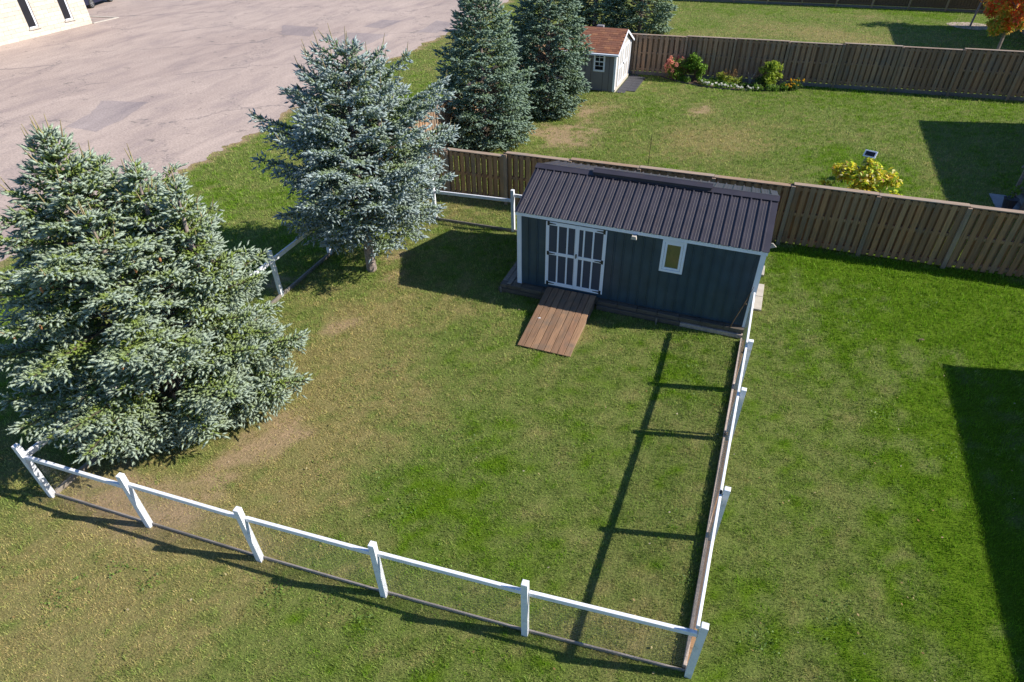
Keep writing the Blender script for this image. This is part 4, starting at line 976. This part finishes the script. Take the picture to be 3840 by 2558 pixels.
m = MB(); m.tube([(0, 0, 0), (0, 0, .01), (0, 0, .36), (0, 0, .38), (0, 0, .34)], [.13, .15, .21, .23, .19], 14); m.obj('pot', MAT['rubber'], pot)
c_, q_ = lobes(rr_, 8, .18, .18, .45, .8, .1); leaves('foliage', pot, c_, q_, 180, .08, GREEN, 300, .5)
stems('stem', pot, 6, .75, .15, .008, 4)
# ------------------------------------------------------------------ the houses to the right, whose shadows lie on the lawns
def house(label, x0, y0, y1, h, depth=11.0):
    o = thing('house', label, 'house', (x0, y0, 0)); Ly = y1 - y0
    m = MB(); m.box((0, 0, 0), (depth, Ly, h)); m.obj('wall', MAT['brick'], o)
    m = MB(); rh = 1.7; i_ = min(depth, Ly) / 2
    a = [(-.06, -.06, h), (depth + .06, -.06, h), (depth + .06, Ly + .06, h), (-.06, Ly + .06, h)]
    if depth > Ly: r2 = [(i_, Ly / 2, h + rh), (depth - i_, Ly / 2, h + rh)]; Fs = [(0, 1, 5, 4), (1, 2, 5), (2, 3, 4, 5), (3, 0, 4), (3, 2, 1, 0)]
    else: r2 = [(depth / 2, i_, h + rh), (depth / 2, Ly - i_, h + rh)]; Fs = [(0, 1, 4), (1, 2, 5, 4), (2, 3, 5), (3, 0, 4, 5), (3, 2, 1, 0)]
    m.add(a + r2, Fs); m.obj('roof', MAT['houseroof'], o)
    for k in range(3):
        yy = Ly * (k + .5) / 3
        for zz in (1.0, 3.4):
            if zz + 1.2 > h: continue
            m = MB(); m.box((-.01, yy - .6, zz), (-.001, yy + .6, zz + 1.2)); w_ = m.obj('window', MAT['darkglass'], o)
            fm = MB()
            for lo, hi in (((-.04, yy - .7, zz - .1), (-.0105, yy + .7, zz)), ((-.04, yy - .7, zz + 1.2), (-.0105, yy + .7, zz + 1.3)), ((-.04, yy - .7, zz), (-.0105, yy - .6, zz + 1.2)), ((-.04, yy + .6, zz), (-.0105, yy + .7, zz + 1.2))): fm.box(lo, hi)
            fm.obj('frame', MAT['trim'], w_)
    return o
house('brick house nearest on the right, its straight shadow falling on the green lawn', 10.62 + 1.335 * 5, -22.0, .43 + .326 * 5, 5.0)
house('brick house on the right behind the deck, shading the middle yard', 11.98 + 1.335 * 5, 7.2, 19.03 + .326 * 5, 5.0)
house('brick house far on the right, shading the lawn beyond the flower bed fence', 12.2 + 1.335 * 5.9, 35.2, 39.6 + .326 * 5.9, 5.9)

# ------------------------------------------------------------------ maple and sapling
def broadleaf(name, label, base, h, crown_z, cr, n, pal, seed, lean=(0, 0), tr=.05):
    o = thing(name, label, 'tree', base); r = random.Random(seed); m = MB()
    m.tube([(0, 0, -.05), (lean[0] * .4, lean[1] * .4, h * .4), (lean[0], lean[1], h * .95)], [tr * 1.15, tr * .9, tr * .35], 8)
    for i in range(14):
        z = r.uniform(crown_z, h * .9); a = r.uniform(0, 2 * PI); q_ = cr * r.uniform(.5, .9)
        f = z / h; p0 = (lean[0] * f, lean[1] * f, z); m.tube([p0, (p0[0] + q_ * .5 * math.cos(a), p0[1] + q_ * .5 * math.sin(a), z + q_ * .3), (p0[0] + q_ * math.cos(a), p0[1] + q_ * math.sin(a), z + q_ * .5)], [tr * .35, tr * .2, tr * .08], 4)
    m.obj('trunk', MAT['bark'], o)
    c_, q_ = lobes(r, 44, cr * .85, cr * .85, crown_z, h, cr * .26)
    c_ = [(x + lean[0] * z / h, y + lean[1] * z / h, z) for x, y, z in c_]
    leaves('crown', o, c_, q_, n, .17, pal, seed, .35, shell=.25); return o
mp_ = broadleaf('maple_tree', 'young maple with red and orange autumn leaves at the top right corner', (17.5, 33.2, 0), 4.6, 1.65, 1.75, 12000, [((.80, .13, .05), 3), ((.85, .30, .06), 3), ((.80, .46, .08), 2), ((.34, .42, .05), 2.0), ((.85, .15, .08), 1.5)], 31, tr=.08)
c_, q_ = lobes(rr_, 14, 1.5, 1.5, 1.35, 2.3, .36); leaves('lower_foliage', mp_, c_, q_, 3400, .17, [((.42, .50, .06), 4), ((.60, .48, .08), 2), ((.80, .38, .07), 2)], 77, .5, shell=.25)
broadleaf('sapling', 'thin sapling trunk in a mulch ring, its crown above the frame', (17.35, 40.9, 0), 5.2, 3.2, 1.2, 1500, GREEN, 33, lean=(.35, 0), tr=.06)
m = MB(); ringp = [(17.35 + 1.35 * math.cos(t) * (1 + .1 * math.sin(3 * t)), 40.9 + 1.2 * math.sin(t), .012) for t in [2 * PI * i / 24 for i in range(24)]]; m.add(ringp, [tuple(range(24))]); struct(m.obj('mulch_ring', MAT['chips']))

# ------------------------------------------------------------------ spruces
def spruce(label, base, H, prof, seed, whorl=.26, per=7, sh_len=.115, wedges=12, spacing=.075, inner=.36, blue=1.0, leaders=(), zmin=.12, open_=0.0, trunk_r=.13, candles=True, group=None, droop=1.0, tint=(1, 1, 1), maxshoots=30000, old=1.2, lob=1.0, zjit=.25, lean=(0, 0), cand=.38, nw=.0125, nl=.036, azim=None):
    """trunk, whorls of curved branches, flat sprays of side twigs, and on each twig needle shoots made of many small blades"""
    r = np.random.RandomState(seed); root = thing('spruce_tree', label, 'tree', (*base, 0), 0, group)
    pz = np.array([p[0] for p in prof]); pr = np.array([p[1] for p in prof])
    wood = MB(); SO, SD, SLn, SA = [], [], [], []           # shoot origin, direction, length, age
    CO, CDr, CL = [], [], []                                # candles
    ph = r.rand(4) * 6.28
    def lobe(az, z): return 1 + lob * (.10 * math.sin(2 * az + ph[0] + z) + .08 * math.sin(3 * az + ph[1] - 1.3 * z) + .06 * math.sin(5 * az + ph[2]))
    def branch(o, az, L, el, curl, level_t):
        d = np.array([math.cos(az), math.sin(az), 0.0]); lat = np.array([-d[1], d[0], 0.0])
        bend = r.normal(0, .12)
        def pt(s): return o + d * (L * s * math.cos(el)) + lat * (bend * L * s * s) + np.array([0, 0, L * (math.sin(el) * s + curl * s * s)])
        S = np.linspace(0, 1, 5); P = [pt(s) for s in S]
        wood.tube([tuple(q) for q in P], [max(.006, .012 * L + .007) * (1 - .82 * s) for s in S], 4, 1)
        def put(p, dr, ln, age): SO.append(p); SD.append(dr); SLn.append(ln); SA.append(age)
        n = max(2, int(L / spacing * .95)); s0 = inner if L > .5 else .12
        for j in range(n):
            s = s0 + (1 - s0) * (j + r.rand()) / n
            if s > .985: continue
            p = pt(s); t = pt(min(1, s + .03)) - pt(max(0, s - .03)); t /= np.linalg.norm(t)
            side = 1 if j % 2 else -1
            sl_ = np.cross(t, [0, 0, 1.0]); sl_ /= (np.linalg.norm(sl_) + 1e-9)
            ang = math.radians(52 + r.normal(0, 9)); rollz = r.normal(-.10 * droop, .22)
            bd = t * math.cos(ang) + sl_ * side * math.sin(ang) + np.array([0, 0, rollz]); bd /= np.linalg.norm(bd)
            bl_ = L * (.46 * (1 - s) ** .75) * r.uniform(.6, 1.15) + .08
            q = max(1, int(bl_ / spacing)); sd2 = np.cross(bd, [0, 0, 1.0]); sd2 /= (np.linalg.norm(sd2) + 1e-9)
            sag = -.35 * droop * bl_ * bl_
            for k in range(q + 1):
                f = (k + .5 * r.rand()) / (q + .3); b0 = p + bd * bl_ * f + np.array([0, 0, sag * f * f])
                tip = k == q; age = 1 - min(1, (.55 * s + .6 * f))
                if tip: put(b0, bd + r.normal(0, .12, 3), sh_len * r.uniform(.9, 1.3), max(0, age - .3))
                else:
                    sg = 1 if (k + j) % 2 else -1
                    dd = bd * .75 + sd2 * sg * .65 + np.array([0, 0, r.normal(-.02 * droop, .3)]); put(b0, dd, sh_len * r.uniform(.7, 1.15), age)
                    if r.rand() < .55: put(b0, bd * .8 - sd2 * sg * .45 + np.array([0, 0, abs(r.normal(.25, .25))]), sh_len * r.uniform(.6, 1.0), age)
            if r.rand() < .7: put(p, t * .7 + np.array([0, 0, .5]) + r.normal(0, .25, 3), sh_len * r.uniform(.7, 1.0), .55)
        e = pt(1.0); t = pt(1.0) - pt(.93); t /= np.linalg.norm(t); put(e - t * .03, t, sh_len * 1.5, 0)
        for sg in (-1, 1): put(e - t * .05, t * .8 + np.cross(t, [0, 0, 1.0]) * sg * .6, sh_len * 1.15, 0)
        return e, t
    def stemtree(o, H_, z0, zz, rr, pr_scale=1.0, lean=(0, 0)):
        o = np.array(o, float)
        def ax(z): f = z / H_; return o + np.array([lean[0] * f * f, lean[1] * f * f, z])
        wood.tube([tuple(ax(z)) for z in np.linspace(-.05 if o[2] < .1 else 0, H_, 9)], [trunk_r * pr_scale * (1 - .93 * (i / 8) ** .9) for i in range(9)], 9)
        z = z0; lvl = 0
        while z < H_ - .12:
            t = z / H_; R = float(np.interp(z, zz, rr)); n = max(4, int(per * (1.0 if R > .6 else .8)))
            off = r.rand() * 6.28
            for i in range(n):
                az = off + 2 * PI * i / n + r.normal(0, .16); az_l = lobe(az, z) * (1 + open_ * r.normal(0, .22)) * (azim(az, z) if azim else 1)
                L = max(.12, R * az_l * r.uniform(.80, 1.06)); zz_ = max(.12, z + r.normal(0, whorl * zjit))
                el = math.radians(max(np.interp(t, [0, .3, .6, .85, 1], [-9, -1, 11, 27, 48]) + r.normal(0, 4), -math.degrees(math.atan2(zz_ - .05 + o[2], L * 1.1)) + 1)); curl = np.interp(t, [0, .5, 1], [.13, .10, .16])
                e, tt = branch(ax(zz_), az, L, el, curl, t)
                if candles and t > .45 and r.rand() < cand: CO.append(e); CDr.append(tt * .35 + np.array([0, 0, .9]) + r.normal(0, .14, 3)); CL.append(r.uniform(.14, .28) + .12 * (t > .75))
            z += whorl * np.interp(t, [0, .6, 1], [1, 1, .72]); lvl += 1
        top = ax(H_)
        for k in range(9):
            f = k / 9; a = r.rand() * 6.28; SO.append(ax(H_ - .55 * (1 - f))); SD.append(np.array([math.cos(a) * .7, math.sin(a) * .7, .75])); SLn.append(sh_len * 1.3); SA.append(0)
        CO.append(top - [0, 0, .05]); CDr.append(np.array([lean[0] * .3, lean[1] * .3, 1.0])); CL.append(.40)
    stemtree((0, 0, 0), H, zmin, pz, pr, 1.0, lean)
    for (ox, oy, oz, hh, rad, lx, ly) in leaders: stemtree((ox, oy, oz), hh, .15, np.array([0, hh * .3, hh]), np.array([rad, rad * .8, .06]), .45, (lx, ly))
    wood.obj('trunk', [MAT['bark'], MAT['bough']], root)
    O = np.array(SO); Dr = np.array(SD, float); Ln = np.array(SLn); A = np.array(SA)
    Dr /= np.linalg.norm(Dr, axis=1)[:, None]
    ok = O[:, 2] > .03
    O, Dr, Ln, A = O[ok], Dr[ok], Ln[ok], A[ok]
    if len(O) > maxshoots:
        k = r.permutation(len(O))[:maxshoots]; O, Dr, Ln, A = O[k], Dr[k], Ln[k], A[k]
    n = len(O); W_ = wedges
    u = np.cross(Dr, np.array([.3, .2, .93])); u /= np.linalg.norm(u, axis=1)[:, None]; v = np.cross(Dr, u)
    nb = np.array([.400, .470, .460]) * blue + np.array([.335, .415, .325]) * (1 - blue); od = np.array([.185, .255, .045])
    mixv = np.clip(A * old - .08 + r.normal(0, .15, n), 0, 1)[:, None]
    c = (nb * (1 - mixv) + od * mixv) * np.array(tint) * (.78 + .44 * r.rand(n, 1))
    # body of each shoot: a slim closed spindle
    a4 = np.arange(4)[None, :] * (PI / 2) + r.rand(n, 1) * 6.28
    ringd = np.cos(a4)[..., None] * u[:, None] + np.sin(a4)[..., None] * v[:, None]
    rm = (nl * .60 * (.8 + .4 * r.rand(n, 1)))[..., None]
    mid = (O + Dr * (Ln * .48)[:, None])[:, None] + ringd * rm
    V1 = np.concatenate([O[:, None], mid, (O + Dr * Ln[:, None])[:, None]], 1).reshape(-1, 3)
    f0 = np.array([[0, 2, 1], [0, 3, 2], [0, 4, 3], [0, 1, 4], [5, 1, 2], [5, 2, 3], [5, 3, 4], [5, 4, 1]])
    F1 = (np.arange(n)[:, None, None] * 6 + f0[None]).reshape(-1, 3)
    c1 = np.repeat(c * .93, 6, 0)
    # needles standing off it
    tt = .12 + .8 * (np.arange(W_) / W_)[None, :] * np.ones((n, 1)) + r.rand(n, W_) * .05
    ga = np.arange(W_)[None, :] * 2.39996 + r.rand(n, 1) * 6.28
    rad = np.cos(ga)[..., None] * u[:, None] + np.sin(ga)[..., None] * v[:, None]
    tang = -np.sin(ga)[..., None] * u[:, None] + np.cos(ga)[..., None] * v[:, None]
    B = O[:, None] + Dr[:, None] * (tt * Ln[:, None])[..., None]
    nl_ = (nl * (.8 + .5 * r.rand(n, W_)) * (1 - .25 * tt))[..., None]
    tip = B + rad * nl_ * .85 + Dr[:, None] * nl_ * .75
    hw = nw * (.8 + .4 * r.rand(n, W_))[..., None]
    V2 = np.stack([B - tang * hw + rad * .004, B + tang * hw + rad * .004, tip], 2).reshape(-1, 3)
    F2 = np.arange(n * W_ * 3).reshape(-1, 3) + len(V1)
    V = np.concatenate([V1, V2]); F = np.concatenate([F1, F2]); cc = np.concatenate([c1, np.repeat(c * 1.06, W_ * 3, 0)])
    me = tri_mesh('crown', V, F, cc, MAT['needle']); me.polygons.foreach_set('use_smooth', np.ones(len(F), bool)); link('crown', me, root)
    if candles:
        m = MB()
        for o, d, l in zip(CO, CDr, CL):
            d = d / np.linalg.norm(d); m.tube([tuple(o), tuple(o + d * l * .6), tuple(o + d * l)], [.011, .009, .004], 4)
        m.obj('leading_shoot', MAT['candle'], root)['kind'] = 'stuff'
    print(label[:30], 'shoots', n, 'tris', len(F))
    return root, O
MAT['bough'] = paint('dark_bough', (0.085, 0.068, 0.045), 0.9, 0.3, 9)
MAT['candle'] = paint('brown_shoot', (0.27, 0.22, 0.11), 0.8, 0.3, 6)

# T1: the big one at the left
t1, o1 = spruce('huge spreading blue spruce with foliage to the ground at the left edge', (-5.38, -7.0), 6.15,
    [(.15, 1.75), (.8, 2.5), (1.5, 2.68), (2.2, 2.55), (3, 2.25), (3.8, 1.85), (4.5, 1.18), (5.2, .62), (6.1, .12)], 4, whorl=.36, zjit=.13, lob=.5, per=14, wedges=7, spacing=.076, inner=.45, blue=.18, sh_len=.15, nl=.038, nw=.010,
    leaders=[(.8, .35, 3.8, 1.85, .62, .12, .05), (1.35, .55, 3.5, 1.8, .6, .12, .05), (.55, -.5, 3.7, 1.35, .6, .1, -.1)], zmin=.22, open_=.55, lean=(-.25, -.1), azim=lambda a, z: 1 + .08 * max(0, math.cos(a - .5)) * (z < 1.9), old=1.75, trunk_r=.17, tint=(.94, .94, .90), maxshoots=60000)
kk = random.Random(9)
for i in range(22):
    j = kk.randrange(len(o1))
    while not (3.0 < o1[j][2] < 5.2 and o1[j][0] * .84 - o1[j][1] * .55 > .7): j = kk.randrange(len(o1))
    m = MB(); m.tube([(0, 0, 0), (0, 0, -.03), (0, 0, -.07), (0, 0, -.10)], [.01, .022, .02, .006], 6); m.obj('cone', MAT['cone'], t1, loc=tuple(o1[j] + np.array([.03, -.03, -.02])))
# T2: the bluest, with its bare trunk showing
spruce('blue spruce with a bare grey trunk at the left of the shed', (-4.48, -.46), 6.25,
    [(1.2, 1.5), (1.5, 2.1), (2.2, 2.35), (3.0, 2.36), (4, 1.95), (5, 1.15), (5.7, .5), (6.25, .14)], 12, whorl=.34, zjit=.16, lob=.75, per=11, wedges=7, spacing=.082, inner=.36, blue=1.0, sh_len=.16, nl=.042, nw=.010,
    leaders=[(.75, .3, 3.8, 1.5, .6, .2, .05), (-.55, -.1, 3.6, 1.1, .5, -.2, .0)], zmin=1.4, open_=.7, lean=(.3, .1), old=1.3, azim=lambda a, z: (1 - (.56 - .18 * min(z, 3)) * max(0, math.cos(a + .94)) ** 1.5) * (1 + .20 * max(0, math.cos(a - .25)) * (z < 4.8)), trunk_r=.155, tint=(.86, .90, .92), maxshoots=48000)
# T3, T4: the two dense ones beyond the fence
spruce('dense dark spruce standing right behind the brown fence', (-5.5, 10.5), 5.85,
    [(0, 1.9), (1, 2.05), (2, 1.9), (3, 1.58), (4, 1.25), (5, .75), (5.8, .12)], 21, whorl=.33, zjit=.12, lob=.4, per=14, wedges=4, spacing=.115, inner=.48, blue=.35, zmin=.1, open_=.25, trunk_r=.12,
    tint=(.62, .72, .66), candles=False, maxshoots=24000, nw=.019, nl=.052, sh_len=.19, droop=1.3, group='dense spruces in the yard behind')
spruce('tall dense dark spruce beside the small grey shed', (-4.1, 14.65), 7.6,
    [(0, 1.35), (1, 1.78), (2, 1.85), (3, 1.78), (4, 1.48), (5.5, .85), (7.5, .12)], 22, whorl=.33, zjit=.12, lob=.4, per=14, wedges=3, spacing=.12, inner=.5, blue=.3, zmin=.1, open_=.2, trunk_r=.13,
    tint=(.52, .62, .56), candles=False, maxshoots=22000, nw=.022, nl=.06, sh_len=.20, droop=1.4, group='dense spruces in the yard behind')
for i, (x, y) in enumerate(((-6.3, 31.2), (-3.3, 31.4))):
    spruce(('far dark spruce behind the grey shed roof, the left one of the pair', 'far dark spruce beside the far lawn, the right one of the pair')[i], (x, y), 7.2,
        [(0, 1.55), (.6, 1.95), (2.0, 2.05), (3.2, 1.8), (5, 1.2), (7, .2)], 40 + i, whorl=.33, per=9, wedges=2, spacing=.16, inner=.5, blue=.3, zmin=.15, open_=.35, trunk_r=.14,
        tint=(.50, .60, .50), candles=False, maxshoots=14000, nw=.032, nl=.08, sh_len=.27, group='far spruces behind the fence')
